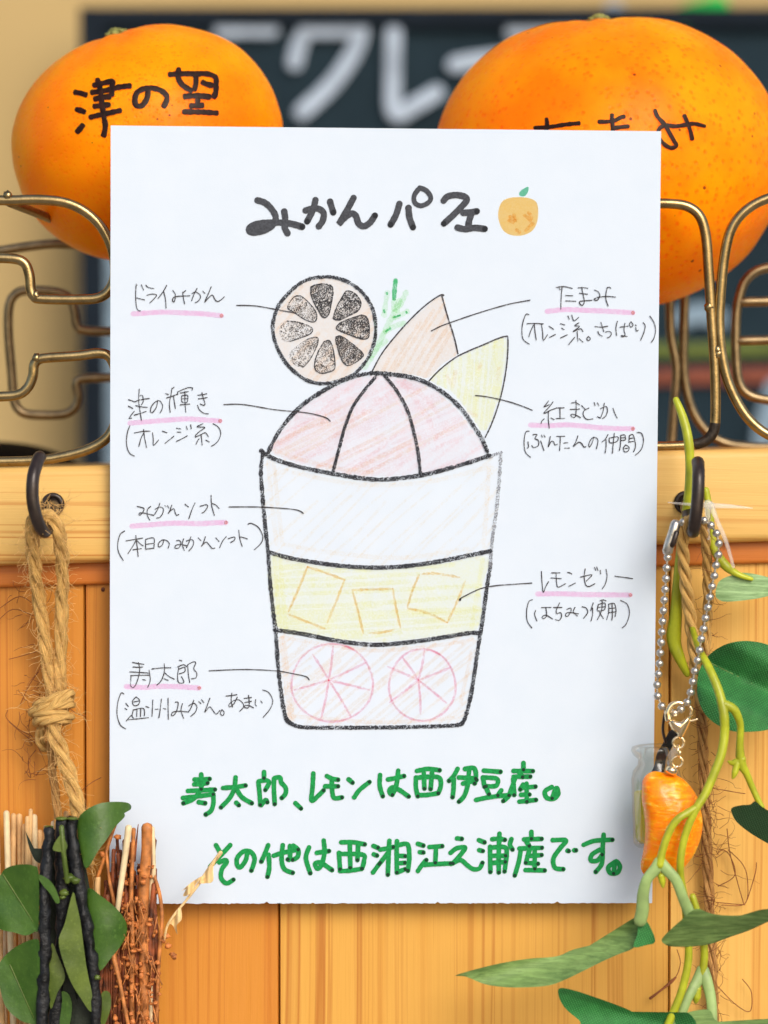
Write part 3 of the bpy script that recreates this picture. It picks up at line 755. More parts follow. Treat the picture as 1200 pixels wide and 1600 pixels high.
# pencilled notes: origin, scale, strokes
notes = [
 (180, 420, 5, """165,120 170,127; 163,132 160,200 164,280 176,320 198,328; 170,228 200,235 230,243; 205,125 222,165; 240,128 262,146 303,153; 248,206 290,196 324,205 302,235 272,265;
  402,128 380,170 335,232; 378,178 392,230 398,305; 450,168 468,195 470,225 460,258 448,250 455,225 490,214 585,210; 528,182 533,230 543,272; 530,186 550,170;
  602,192 625,180 655,195 668,220 650,250 625,265; 640,152 615,200 598,248; 685,174 702,192; 750,140 730,190 700,258 735,220 760,205 780,240 800,255 830,240 853,218"""),
 (180, 590, 5, """105,172 130,180 155,188 185,175 265,162; 103,222 122,232 138,240; 108,318 128,288 150,262; 112,318 128,316; 188,90 184,180 194,260 205,335; 195,140 214,140 219,185 205,212; 160,218 205,228 250,232; 150,292 200,278 242,263;
  332,178 322,230 292,272 276,264 285,222 320,185 350,182 370,215 365,250 350,275; 445,82 440,108 436,140; 395,125 418,133 412,128; 460,75 447,84; 402,158 440,146 490,128; 432,150 424,210 430,270; 455,140 464,200 470,242;
  488,112 530,92 572,78 605,80 600,98; 490,112 482,130; 510,120 572,108; 545,108 545,180 552,270; 520,142 522,188 560,192 568,160 562,136 520,142; 520,165 565,162; 508,212 582,206;
  645,137 690,132 715,125; 650,166 690,160 718,155; 678,118 690,165 702,205 692,216 664,205; 643,215 658,250 690,276 728,283;
  115,376 98,420 88,490 95,550 115,592 150,612; 150,432 210,420 272,418; 222,405 230,470 245,545; 220,436 200,480 186,535; 292,430 298,480 300,528 338,488; 370,418 405,430; 390,512 425,485 458,458;
  480,395 512,400; 486,425 512,426; 478,498 520,478 562,455; 556,380 564,405; 590,370 594,398;
  685,360 658,372 640,384 690,386 700,392 660,420 630,448 626,465; 632,462 680,440 705,430 728,460; 672,445 676,490 680,526; 655,478 640,500 632,520; 708,488 735,502; 765,360 805,385 825,430 812,480 785,515 752,535"""),
 (170, 770, 4.615, """205,98 235,105 255,114 245,140 222,162 220,146 250,145 325,162; 302,98 280,120 278,160 296,196; 335,118 365,102 392,112 390,145 370,175 345,182; 368,75 352,120 330,155; 405,92 415,100;
  424,92 434,110; 455,88 440,128 428,150 450,124 470,115 480,145 490,162 505,155; 550,82 575,102; 622,72 600,120 578,185; 658,97 705,85 712,102 690,135 672,145; 738,18 742,90 762,162; 745,75 775,90 795,112;
  115,275 82,300 65,370 72,430 105,488; 125,346 190,335 245,326; 195,308 205,390 212,458; 195,345 170,390 138,438; 205,345 230,370 248,382; 175,410 235,402; 265,335 266,405; 268,335 325,327 325,400; 272,370 322,364; 268,406 325,398;
  396,340 386,375 362,390 358,366 385,340 420,345 437,370 427,398; 488,345 512,344 520,368 505,396 478,398 485,378 520,372 565,382; 540,332 530,370 545,415; 560,348 592,336 612,350 605,385 578,418; 592,318 577,360 560,395;
  645,325 665,345; 697,316 682,360 667,386 700,355 720,370 745,400 765,398; 772,325 795,350; 848,315 820,350 800,395; 862,330 905,318 908,338 880,358; 938,270 945,330 962,385; 945,318 970,322 1000,332; 1005,225 1030,220 1080,250 1110,310 1100,360 1050,410"""),
 (170, 1020, 4.444, """165,66 205,74 245,80; 168,98 205,100 235,98; 145,132 210,135 280,140; 205,68 215,110 206,170 182,230 162,240 152,222 155,165; 152,158 220,155 285,155; 280,120 288,190 270,240; 235,185 255,190;
  300,112 360,105 430,103; 385,75 386,130 366,190 335,222; 390,140 420,165 455,182; 385,180 412,190; 490,50 508,56; 478,98 518,82 540,95; 486,104 478,160 485,205 522,205 505,165; 492,112 526,100 528,130 490,146; 548,85 553,150 562,205; 548,82 588,62 604,70 590,110 611,140 606,172 575,180;
  105,286 85,280 62,350 58,430 80,500 118,528; 118,350 136,372; 112,385 126,394; 122,472 148,442 160,432; 190,306 165,335 175,365 205,360 214,328 190,306; 175,340 206,334; 170,398 162,440 172,452; 170,396 240,386 248,436; 196,395 194,442; 222,390 220,442; 130,465 200,458 275,450;
  258,372 280,380; 306,328 303,390 300,442; 322,392 342,390; 366,320 356,400 348,450; 380,386 396,390; 412,315 412,390 414,460; 462,342 482,345 475,390 455,430 435,436 445,412 490,405 550,410; 512,352 502,400 520,455; 555,368 590,350 612,372 602,410 570,440; 590,330 572,380 552,412; 625,338 640,352;
  645,325 660,345; 702,315 682,370 667,412 700,375 720,395 745,425 772,400; 786,394 775,420 790,436 802,415 786,394; 815,300 850,296 890,290; 855,280 850,330 860,375; 892,308 870,352 840,376 835,360 860,335 900,325 930,348 936,375 910,405; 940,316 990,310; 945,345 992,336; 970,295 976,350 970,380 945,380 945,366 975,366 1005,382; 1020,325 1017,358 1026,368; 1055,333 1066,348; 1068,258 1110,275 1138,330 1120,390 1072,448"""),
 (800, 430, 5, """345,95 405,88 470,102; 392,92 385,170 382,265; 370,100 376,112; 420,158 475,160; 420,200 500,203; 518,98 560,96 592,102; 528,140 590,148; 545,95 555,150 566,205 550,235 530,222 530,205 560,200 625,195; 645,115 675,130 686,162 665,196 640,188 655,180; 665,172 740,165 808,170; 745,95 735,140 735,190 752,240; 745,100 760,92 772,102;
  132,308 110,305 88,360 78,430 88,500 135,538; 118,378 180,376 245,380; 175,378 180,440 190,505; 168,390 145,440 132,480; 232,385 240,450 245,508 278,465; 290,398 325,422; 295,485 340,462; 380,378 412,388; 388,412 408,425; 380,490 432,465; 438,318 448,342; 468,312 485,355 522,328;
  522,372 490,394 528,400 478,440 535,418 555,440; 510,440 512,480 515,515; 490,485 465,515 445,540; 525,495 555,522; 598,478 584,495 598,511 613,495 598,478; 648,400 700,405 748,398; 695,368 705,400 718,440; 672,438 680,460 705,475; 730,445 760,438 778,455 765,480 745,488;
  824,360 812,410 818,470; 845,405 905,398; 882,375 876,430 884,465 866,482 852,470 900,478; 930,362 917,385 930,405 946,388 930,362; 965,388 970,396; 968,410 972,436 986,430; 1025,370 1041,395 1030,450 1005,508; 1078,320 1110,370 1122,430 1110,490 1090,522"""),
 (800, 610, 5, """285,82 265,110 250,128 290,112; 320,90 290,130 248,178 290,165; 255,178 300,155 340,140; 285,165 285,230 292,295; 252,222 234,238 228,258; 305,215 330,228; 345,136 408,135; 375,138 376,215; 345,219 412,218; 465,98 500,95 528,112; 455,148 528,145; 500,78 502,150 495,206 470,206 460,188 490,188 535,212;
  545,118 572,148; 602,137 562,160 558,195 585,225 632,222; 642,95 650,118; 668,98 680,118; 692,142 735,125 746,160 732,200 708,218; 722,100 712,160 695,208; 668,205 690,215; 790,140 804,180 822,215;
  135,318 108,326 95,400 105,480 145,522; 125,402 130,440 120,452; 165,345 196,345 180,375 206,390 206,430 172,446 155,430; 225,395 250,468; 230,350 238,364; 250,350 260,364; 300,360 284,440 305,400 325,400 336,425 355,420; 350,358 412,358; 378,360 376,420 372,468; 405,410 438,408; 412,450 450,450;
  515,355 500,400 480,437 520,405 545,415 560,440 578,440; 640,370 626,410 606,442 600,425 615,385 645,365 672,390 660,455; 750,345 730,380 705,402; 735,385 735,440 728,488; 760,372 766,408 820,398 826,362 760,372; 800,335 792,410 785,490; 850,350 848,420 840,468; 852,350 882,348 886,385 855,390; 855,370 880,368;
  918,352 914,405; 918,352 945,345 960,390 965,440 950,478; 920,375 945,372; 918,402 950,398; 890,425 870,450 880,478 905,475 916,445 890,425; 882,452 902,452; 978,328 1012,335 1028,390 1010,460 965,505"""),
 (800, 880, 5, """230,65 235,150 245,225 265,180 285,145; 310,75 375,75; 305,115 385,120; 345,78 348,140 360,186 418,160; 435,72 452,74 468,84; 445,180 495,155; 535,108 615,90 622,98 580,140; 572,45 565,110 575,165 600,182 648,160; 645,32 655,55; 662,30 672,55; 690,55 693,82; 735,48 743,100 730,160 705,200; 805,100 810,102; 818,104 860,108 942,120;
  160,285 132,300 115,370 120,450 155,505; 185,370 177,400 195,450; 230,346 305,345; 265,350 271,410 247,432 235,420 265,405 318,435; 325,345 390,345; 372,310 346,370 352,393 380,385 388,415 370,445 340,440; 430,360 458,350 462,372 440,410 420,412 425,390 460,385 520,395; 492,345 480,380 512,412; 548,340 580,350 592,385 560,430;
  635,310 616,370; 630,350 630,400 618,450; 690,292 712,286 735,294; 675,322 670,370 722,362 726,312 680,320; 672,345 722,340; 705,295 700,370 668,440; 685,385 715,432; 756,320 756,380 740,440; 755,320 800,315 813,370 806,415; 760,352 802,350; 757,385 806,380; 782,320 785,400 780,445; 848,290 900,320 918,390 895,470 862,505"""),
]
for x0, y0, s_, t in notes:
    k = Ink(5)
    for st in S(t, x0, y0, s_): k.line(st, 1.45, .35, jf=.12)
    k.done('pencilled_note', 'pen')
for st in S("370,477 400,478 440,485 462,489; 350,632 380,632 430,640 480,645 508,652 516,658; 358,792 400,792 440,794 465,797 474,802; 327,1048 380,1046 430,1048 460,1053 478,1057 483,1062; 674,517 690,509 712,501 744,490 777,480 800,474 828,469; 743,618 755,619 777,623 800,629 820,636 832,641; 718,936 725,932 750,920 775,915 800,913 831,911"):
    k = Ink(5); k.line(st, 1.6, .3, jf=.1)
    if st[0][0] == 718: k.dot(719, 937, 2)
    k.done('leader_line', 'pen')
def underline(st, wd):
    pk = Ink(2); pk.line(st, wd, .10); o = pk.done('pink_underline', 'pink')
    pt = Ink(3); pt.dot(*st[-1], 3.0); pt.done('pen_tip_mark', 'pink_tip', o)
for x0, y0, t in ((180, 420, "140,352 240,345 380,338 560,345 700,352 830,366"), (180, 590, "115,355 240,345 400,332 560,322 700,330 820,338"), (800, 430, "275,282 420,268 560,273 760,282 945,293"),
                  (800, 610, "145,270 300,274 420,268 560,278 700,292 860,298 945,298"), (800, 880, "200,240 380,238 560,244 740,246 925,248")):
    underline(S(t, x0, y0, 5)[0], 7.8)
for x0, y0, s_, t in ((170, 770, 4.615, "168,240 300,230 480,218 650,222 780,215 845,214"), (170, 1020, 4.444, "122,234 250,240 330,233 480,234 628,244")):
    underline(S(t, x0, y0, s_)[0], 8)

# the parfait
CP = (390, 680, 2.927); DM = (410, 570, 3.243); SL = (400, 420, 6.0); WG = (560, 420, 4.615)
disk = S("600,95 500,110 400,160 310,245 235,345 185,480 180,600 220,740 300,870 390,965 490,1030 600,1058 720,1048 870,995 965,915 1045,810 1095,660 1102,520 1078,385 1015,270 925,185 820,125 700,92", *SL)[0]
dome = S("45,440 70,385 120,310 200,220 310,145 420,90 520,62 600,55 740,75 850,115 960,200 1050,310 1130,440 1000,510 850,540 600,565 400,545 200,500", *DM)[0]
band1 = S("75,110 300,175 560,215 850,185 1120,110 1100,520 850,570 560,592 300,570 95,520", *CP)[0]
band2 = S("100,560 300,595 560,615 850,595 1085,555 1060,700 1040,885 850,920 560,945 300,915 125,875", *CP)[0]
band3 = S("135,915 300,940 560,970 850,945 1035,920 1020,1080 975,1300 940,1315 560,1325 220,1320 175,1280", *CP)[0]
wedge = S("110,730 180,605 300,455 420,335 598,200 645,350 690,520 712,612 600,690 505,785 400,765 200,740", *WG)[0]
lemon = S("520,800 600,720 720,640 860,575 1058,497 1068,640 1035,820 980,1020 905,1170 800,1040 680,895", *WG)[0]
k = Ink(0); k.poly(disk); k.done('dried_slice_colouring', 'peach'); k = Ink(0); k.poly(wedge); k.done('wedge_colouring', 'peach')
k = Ink(1); k.hatch(disk, R(-48), 14, 6, .5, seed=2); k.done('dried_slice_colouring', 'peach2')
k = Ink(1); k.hatch(wedge, R(-58), 9, 5, .3, seed=3); k.done('wedge_colouring', 'peach2')
k = Ink(1); k.hatch(band3, R(-40), 9, 5, .15, 3, seed=5)
for st in S("140,930 158,1050 170,1180 185,1290; 155,925 172,1050 185,1180 200,1300; 1015,985 990,1110 965,1220; 185,1285 400,1300 560,1312 800,1305 950,1290; 150,925 400,965 600,985 900,955 1020,935", *CP): k.line(st, 6, .3)
k.done('citrus_layer_colouring', 'peach2'); k = Ink(1); k.hatch(dome, R(-28), 11, 6, .55, seed=4)
for st in S("60,430 160,470 300,505 450,535 560,545; 320,250 300,300; 90,400 200,330 330,290", *DM): k.line(st, 6, .3)
k.done('dome_colouring', 'peach2')
k = Ink(2); k.poly(dome); k.hatch(dome, R(-24), 6, 6, .3, seed=6); k.hatch(dome, R(-38), 14, 7, .4, seed=16)
for st in S("690,80 740,130 790,200 850,290 860,330; 720,90 830,170 900,260; 640,90 700,200 760,300", *DM): k.line(st, 9, .3)
k.done('dome_colouring', 'rose')
k = Ink(0); k.poly(lemon); k.hatch(lemon, R(-85), 9, 6, .1, seed=8); k.done('wedge_colouring', 'lemon')
k = Ink(0); k.poly(band2); k.hatch(band2, R(-3), 9, 7, .1, 2.5, seed=7)
for st in S("115,570 125,700 140,870; 140,575 150,700 165,880; 1065,570 1045,700 1015,880", *CP): k.line(st, 7, .3)
k.done('jelly_colouring', 'lemon')
k = Ink(0); k.hatch(band1, R(-44), 15, 4, .2, 3, seed=9)
for st in S("85,125 100,300 125,500; 110,130 130,320 150,500; 1095,140 1085,300 1070,510; 1110,150 1060,250; 160,500 400,540 700,560 1000,520; 200,170 500,225 800,215 1080,150; 120,180 170,160", *CP): k.line(st, 7, .3)
k.done('cream_layer_colouring', 'cream')
k = Ink(3)
for st in S("265,602 350,630 436,662; 434,660 400,750 355,858; 265,600 225,700 178,806; 175,818 260,852 345,885", *CP): k.line(st, 3.8, .5, taper=True)
k.done('jelly_cube', 'amber')
k = Ink(3)
for st in S("468,708 560,705 652,702; 655,702 668,780 690,880; 660,890 600,902 550,905; 472,715 495,800 520,905", *CP): k.line(st, 3.8, .5, taper=True)
k.done('jelly_cube', 'amber')
k = Ink(3)
for st in S("790,635 850,632 960,650; 985,668 950,760 905,855; 905,858 820,815 725,792; 722,785 745,710 775,640", *CP): k.line(st, 3.8, .5, taper=True)
k.done('jelly_cube', 'amber')
k = Ink(3)
for st in S("700,740 690,800 680,850; 640,770 665,830; 880,690 870,720; 1015,720 1005,790; 800,1035 850,1060", *WG): k.line(st, 6, .4)
k.done('wedge_specks', 'peach2')
k = Ink(3)
for cx, cy, rx, ry, hub, ends in ((378, 1132, 186, 178, (362, 1120), ((288, 1003), (382, 965), (532, 1040), (548, 1165), (465, 1290), (328, 1292), (205, 1165))),
                                  (790, 1142, 152, 164, (772, 1120), ((700, 1018), (800, 985), (920, 1062), (900, 1225), (782, 1275), (640, 1222), (632, 1058)))):
    ring = [(cx + rx * math.cos(a) * (1 + .02 * math.sin(3 * a)), cy + ry * math.sin(a)) for a in [i * math.pi / 12 - 1.3 for i in range(26)]]
    k.line([(390 + x / 2.927, 680 + y / 2.927) for x, y in ring], 3.2, .5)
    for e in ends:
        k.line([(390 + hub[0] / 2.927, 680 + hub[1] / 2.927), (390 + (hub[0] + e[0]) / 5.854 + 1, 680 + (hub[1] + e[1]) / 5.854), (390 + e[0] / 2.927, 680 + e[1] / 2.927)], 3.6, .5, taper=True)
k.done('citrus_rounds', 'pinkline')
k = Ink(1)
for st in S("45,710 110,612 160,515 210,410 258,315 295,235; 210,175 196,250 186,330; 195,452 260,415 330,390; 262,352 320,325 350,308; 280,300 318,225 345,170; 90,640 150,560 200,520; 258,230 255,290", *WG): k.line(st, 8.5, .4)
for st in S("1110,470 1120,560 1110,660", *SL): k.line(st, 4, .3)
k.done('herb_sprig', 'mint')
k = Ink(2)
for st in S("268,85 262,140 258,215", *WG): k.line(st, 7, .2)
for st in S("206,175 208,182; 258,350 300,335; 200,450 230,430; 185,300 188,312; 345,310 348,316", *WG): k.line(st, 3.2, .4)
k.done('herb_sprig', 'fern')
segs = S("""515,170 560,148 640,142 710,160 722,230 705,330 680,430 630,458 590,400 550,330 515,240; 840,212 880,208 940,240 985,320 960,390 890,430 790,478 730,470 730,430 770,330;
 990,432 1040,455 1062,540 1055,640 990,658 880,620 770,575 755,545 800,500 900,460; 750,638 800,632 900,700 1000,790 985,840 880,905 830,890 790,820 750,690; 640,680 690,675 720,740 740,860 735,940 690,965 610,980 555,940 555,860 590,760;
 480,660 560,640 585,670 560,750 500,860 440,925 360,900 315,840 320,780 400,710; 290,490 400,500 520,550 520,600 440,640 320,680 250,670 220,600 235,530; 310,320 360,262 420,255 500,320 560,400 570,460 540,500 450,470 360,410 300,370""", *SL)
k = Ink(2)
for s_ in segs[:4]: k.poly(s_)
k.done('dried_slice_segments', 'dark_seg')
k = Ink(2)
for s_ in segs[4:]: k.poly(s_)
k.done('dried_slice_segments', 'mid_seg')
k = Ink(3)
for i, s_ in enumerate(segs):
    if i in (5, 6): k.line(s_[:6], 1.4, .5)
    else: k.line(s_ + s_[:1], 1.7 if i < 4 else 1.4, .5)
k.line(segs[4], 1.6, .6)
k.done('dried_slice_segments', 'crayon')
k = Ink(4)
k.line(S("600,78 500,95 400,145 300,235 215,340 165,480 160,600 200,740 280,880 380,980 480,1045 600,1075 720,1065 880,1010 980,930 1060,820 1115,660 1122,520 1095,380 1030,260 940,170 830,108 700,75 600,78", *SL)[0], 5.4, .4)
for st in S("62,78 52,160 58,260 70,400 85,540 95,680 110,820 120,900 130,1050 145,1180 165,1290 195,1322 240,1335; 170,1300 215,1330 300,1337 520,1337 700,1335 880,1330 965,1322 985,1295; 1103,590 1085,700 1065,850 1050,940 1030,1080 1010,1200 985,1295 965,1322", *CP): k.line(st, 6.0, .4)
for st in S("60,80 130,115 250,150 380,175 500,195 600,203 700,195 800,180 900,155 1000,125 1100,92; 90,535 200,565 400,595 560,605 700,600 850,580 1000,550 1100,530; 115,890 250,910 400,940 560,958 700,950 850,930 1000,905 1050,905; 55,72 72,85", *CP): k.line(st, 6.6, .35)
for st in S("30,445 50,400 90,330 150,255 220,190 320,125 420,75 500,50 570,42 650,48 740,60 830,90 930,150 1010,225 1070,310 1110,370 1140,440", *DM): k.line(st, 6.2, .4)
for st in S("575,60 520,125 460,210 420,310 390,420 360,535; 620,55 680,130 735,230 770,350 790,450 800,545", *DM): k.line(st, 5.2, .35)
k.done('parfait_outline', 'crayon')
k = Ink(4)
for st in S("1150,80 1142,200 1128,350 1110,480 1100,600; 1095,100 1150,78", *CP): k.line(st, 5.4, .4)
k.done('faint_cup_edge', 'crayon_faint')
k = Ink(4)
for st in S("100,738 170,610 280,470 400,340 500,250 590,190 615,190; 603,195 640,330 690,490 718,612; 510,808 590,725 700,640 800,590 900,548 1000,505 1060,487 1078,500 1075,640 1050,820 1010,980 960,1120 915,1215", *WG): k.line(st, 2.1, .3)
k.done('wedge_outline', 'pen')

# green lettering
green = [(270, 1180, 3.871, """172,116 174,160 172,205; 132,147 180,146 222,143; 130,176 170,174 210,168; 92,216 170,212 255,207; 62,258 140,250 245,236; 165,215 125,265 65,290; 245,240 246,290 232,335 200,358; 158,284 195,290;
  304,198 380,192 440,183; 380,134 372,200 345,258 292,315; 385,205 420,255 478,290; 384,287 400,302; 552,102 552,138; 518,164 524,220 530,300; 520,158 565,152 582,168 560,210; 535,302 562,270 572,284; 612,142 612,210 617,295; 616,138 648,134 656,165 682,195 682,232 660,258;
  742,290 776,322; 850,110 846,190 840,274 880,245 912,213; 932,126 965,142 1000,148; 922,188 1000,188; 962,148 964,210 976,258 1024,255; 1064,146 1088,166; 1098,254 1130,210 1190,162"""),
 (570, 1180, 3.75, """90,116 88,180 106,240; 136,142 180,134 230,122; 196,90 190,150 176,205 156,230 144,205 165,188 205,205 258,242; 160,215 162,232; 306,92 370,80 438,88; 300,130 300,190 311,240; 304,132 380,126 436,132 446,175 432,222; 346,104 350,195; 394,104 386,198; 312,234 370,232 430,222;
  544,80 522,120 494,150; 522,140 520,200 515,245; 588,80 640,76 652,120 644,165; 552,130 650,136; 576,166 655,145; 612,85 602,180 582,240 552,272; 698,90 795,97; 692,130 702,185; 694,130 770,136 780,160 765,180 712,182; 715,200 728,228; 800,206 780,235; 652,262 730,246 840,236 812,268;
  930,46 930,85; 872,92 985,93; 905,100 925,128; 872,126 970,125; 882,130 864,185 846,235; 870,140 876,232; 948,166 950,272; 922,190 1000,184; 916,232 965,230; 906,272 1003,262; 928,172 912,200; 1096,186 1056,212 1068,250 1110,254 1134,225 1122,192 1098,252"""),
 (320, 1290, 3.529, """62,108 85,148; 140,108 100,152 30,225; 80,202 115,190 120,205 95,240 90,288 120,318 158,298; 236,140 226,190 196,230 178,215 180,176 215,142 255,146 275,185 257,248; 350,108 330,158 312,198; 352,160 356,230 346,282; 380,166 430,150 515,132; 430,108 424,190 440,240 485,260; 470,112 470,185 458,186; 488,110 515,135 512,172 485,188;
  575,120 558,180 582,262; 618,150 685,140; 656,82 660,150 644,215 622,238 608,210 640,205 702,245; 752,92 820,92 882,103; 740,150 746,240; 744,156 870,160 878,195 868,236; 800,105 803,232; 846,105 842,190; 746,250 800,248 865,238; 930,112 955,122; 932,158 950,165; 928,258 945,235 962,212;
  968,132 1010,125 1040,118; 1018,84 1014,160 1010,270; 1010,150 968,205; 1060,86 1058,160 1060,258; 1062,110 1118,104 1128,180 1120,248; 1065,166 1105,168; 1065,208 1103,205; 1062,258 1105,240"""),
 (640, 1290, 3.529, """46,100 76,110; 56,146 76,148; 46,250 70,215 92,190; 110,118 180,113; 146,120 142,205; 82,216 150,212 225,208; 262,70 288,73; 226,150 260,125 305,120 290,150 240,208; 228,212 280,190 320,220 352,240 385,236 402,205; 382,80 413,92; 384,135 404,140; 444,116 446,255; 446,122 520,118 536,150 524,252; 456,75 490,72 526,78; 496,44 492,150 492,258; 450,166 530,166; 450,206 528,200; 562,74 554,105 568,132;
  672,34 672,72; 632,76 728,73; 645,90 660,112; 606,126 730,122; 614,130 602,200 580,275; 690,130 690,238; 650,168 728,162; 645,205 708,210; 640,245 700,246 745,247; 662,130 642,205; 790,80 862,82 830,125 794,180 802,232 847,240; 872,138 878,140; 908,136 918,136; 960,106 1010,86 1060,80 1118,78; 1070,50 1066,110 1064,170 1058,215 1027,255; 1050,132 1006,160 1000,192 1036,192 1062,160; 1132,200 1096,230 1108,262 1145,260 1160,225 1136,198 1125,264""")]
k = Ink(3); kt = Ink(6)
for x0, y0, s_, t in green:
    for st in S(t, x0, y0, s_):
        k.line(st, 7.4, .10); kt.dot(st[-1][0], st[-1][1], 2.7)
k.done('green_lettering', 'green'); kt.done('pen_tip_mark', 'green_tip')

# ------------------------------------------------------------------ hooks
def hook(label, col, path):
    c = P(col[0], col[1], YR)
    t = thing('screw_hook', c, label, 'hook', 'iron hooks in the rail')
    mb = MB(); mb.tube(spline([tuple(P(*p)) for p in path], n=8), 9.9 * U, 14); mb.build('hook_bar', M['iron'], t)
    mb = MB()
    mb.tube([c + Vector((math.cos(a), 0, math.sin(a))) * 14 * U - Vector((0, .0004, 0)) for a in [i * math.pi / 14 for i in range(28)]], 4.6 * U, 10, closed=True)
    mb.prof([(12 * U, 0), (12 * U, .0006), (0.0001, .0006)], c, Vector((0, -1, 0)))
    mb.build('collar', M['iron'], t)
hook('black iron screw hook near the left end, two pale jute strands hanging from it', (83, 788), [(84, 788, .006), (82, 795, -.003), (78, 818, -.009), (69, 831, -.0125), (58, 812, -.0145), (51, 780, -.015), (52, 745, -.0145), (60, 718, -.012), (63, 714, -.011)])
hook('black iron screw hook at the right, ball chain and vine hanging from it', (1071, 785), [(1071, 785, .006), (1073, 795, -.003), (1079, 820, -.009), (1083, 831, -.0125), (1086, 815, -.0148), (1090, 780, -.0152), (1091.5, 745, -.0145), (1091, 726, -.012), (1090, 722, -.011)])

# ------------------------------------------------------------------ ropes
def rope(mb, path, rp, hr, pitch, nply=3, ph=0.0, jit=.15, seed=0):
    pts = [Vector(p) for p in spline(path, step=.0006)]; N = len(pts)
    L = [0]
    for i in range(1, N): L.append(L[-1] + (pts[i] - pts[i - 1]).length)
    for q in range(nply):
        out = []; rr = []
        for i in range(N):
            t = (pts[min(i + 1, N - 1)] - pts[max(i - 1, 0)]).normalized()
            e1 = (Vector((0, 1, 0)) - t * t.y).normalized(); e2 = t.cross(e1)
            a = -2 * math.pi * L[i] / pitch + ph + 2 * math.pi * q / nply
            z = mnoise.noise(Vector((L[i] * 260, q * 5 + seed, 0)))
            out.append(pts[i] + (e1 * math.cos(a) + e2 * math.sin(a)) * hr * (1 + .25 * z))
            rr.append(rp * (1 + jit * mnoise.noise(Vector((L[i] * 420, q * 9.3 + seed, 4)))))
        mb.tube(out, rr, 9)
def fuzz(mb, path, n, spread, length, r, seed, m=0, curl=1.0):
    rn = random.Random(seed); pts = spline(path, step=.0012)
    for _ in range(n):
        p = Vector(rn.choice(pts)); d = Vector((rn.uniform(-1, 1), rn.uniform(-.9, .25), rn.uniform(-1, .8))).normalized()
        p += Vector((rn.uniform(-1, 1), rn.uniform(-1, .2), rn.uniform(-1, 1))) * spread
        L = length * rn.uniform(.35, 1.3); q = [p]
        for i in range(5):
            d = (d + Vector((rn.uniform(-1, 1), rn.uniform(-1, 1), rn.uniform(-1, 1))) * .55 * curl).normalized()
            nx_ = q[-1] + d * L / 5
            nx_.y = min(nx_.y, .0072) if nx_.z < P(600, 900, 0).z else min(nx_.y, YR - .0004)
            q.append(nx_)
        mb.tube(spline([tuple(x) for x in q], n=3), [r, r * .5], 4, m, caps=False)
def rpath(txt): return [tuple(P(*p)) for p in S(txt)[0]]
rl = thing('jute_rope', P(80, 1250, .004), 'pale knotted jute rope hanging from the left iron hook over the panel', 'rope')
pa = rpath("76,806,-.011 62,806,-.012 50,822,-.011 52,866,-.006 60,930,-.001 70,1000,.001 80,1078,.002 84,1110,.002")
pb = rpath("64,812,-.011 78,806,-.011 90,826,-.010 97,870,-.005 97,930,-.001 95,1000,.001 92,1078,.002 86,1110,.002")
for i, (pp, nm) in enumerate(((pa, 0), (pb, 1))):
    mb = MB(); rope(mb, pp, 6.3 * U, 5.2 * U, .019, 3, i * 1.3, .3, i); mb.build('strand', M['jute'], rl)
kn = MB()
for i, (dx, dy, rx, ry, tl_) in enumerate(((0, -14, 24, 9, .35), (1, -4, 28, 10, .25), (-2, 7, 29, 10, -.12), (0, 16, 24, 9, .1), (8, -8, 20, 13, .9))):
    c0 = P(82 + dx, 1110 + dy, -.0005)
    ring = [tuple(c0 + Vector((rx * U * math.cos(a), -.0022 * math.sin(a) * 1.4, ry * U * .5 * math.sin(a) + tl_ * rx * U * math.cos(a)))) for a in [j * math.pi / 8 for j in range(17)]]
    rope(kn, ring, 4.6 * U, 4.0 * U, .012, 3, i, .25, i * 3)
kn.sphere(P(82, 1110, .001), 20 * U, (1.0, .6, 1.1), 16, 10, bump=.2); kn.build('knot', M['jute'], rl)
pc = rpath("80,1118,-.002 86,1150,-.002 99,1185,-.002 112,1222,-.003 122,1262,-.004 134,1310,-.005 138,1350,-.005")
pd = rpath("84,1120,-.001 80,1160,.001 82,1205,.001 88,1250,0 92,1300,-.002")
pe = rpath("78,1120,.001 66,1138,.002 62,1158,.002 70,1170,.003")
for i, (pp, k_) in enumerate(((pc, 1.1), (pd, .62), (pe, .7))):
    mb = MB(); rope(mb, pp, 5.6 * U * k_, 6.2 * U * k_, .015, 3, i, .2, 7 + i); mb.build('strand', M['jute'] if i != 1 else M['jute_dark'], rl)
mb = MB()
for i, pp in enumerate((pa, pb, pc)): fuzz(mb, pp, 260, 12 * U, .0042, .00005, 20 + i)
fuzz(mb, rpath("60,1090,0 104,1100,0 84,1135,0"), 90, 22 * U, .005, .000055, 31)
fuzz(mb, rpath("62,790,-.008 95,800,-.006"), 40, 10 * U, .004, .00005, 33)
mb.build('fuzz', M['hair'], rl)['kind'] = 'stuff'
mb = MB()
fuzz(mb, rpath("40,930,.006 60,1040,.006 40,1130,.006 60,1230,.006"), 46, 22 * U, .0065, .00006, 40)
for st in S("54,945,.005 30,932,.006 0,950,.006; 52,962,.005 20,952,.006 -5,972,.006; 58,1018,.005 30,1026,.006 14,1030,.006; 60,1050,.005 46,1070,.006 32,1100,.006; 50,1150,.005 30,1140,.006 10,1122,.006 12,1110,.006; 66,1168,.004 40,1150,.006 14,1128,.006; 56,1172,.004 44,1190,.006 48,1215,.006 40,1205,.006; 100,1100,.003 120,1115,.005 134,1118,.005; 110,1250,.004 140,1225,.005 158,1215,.005"):
    mb.tube(spline([tuple(P(*p)) for p in st], n=5), .00008, 5)
mb.build('fuzz', M['hair_dark'], rl)['kind'] = 'stuff'

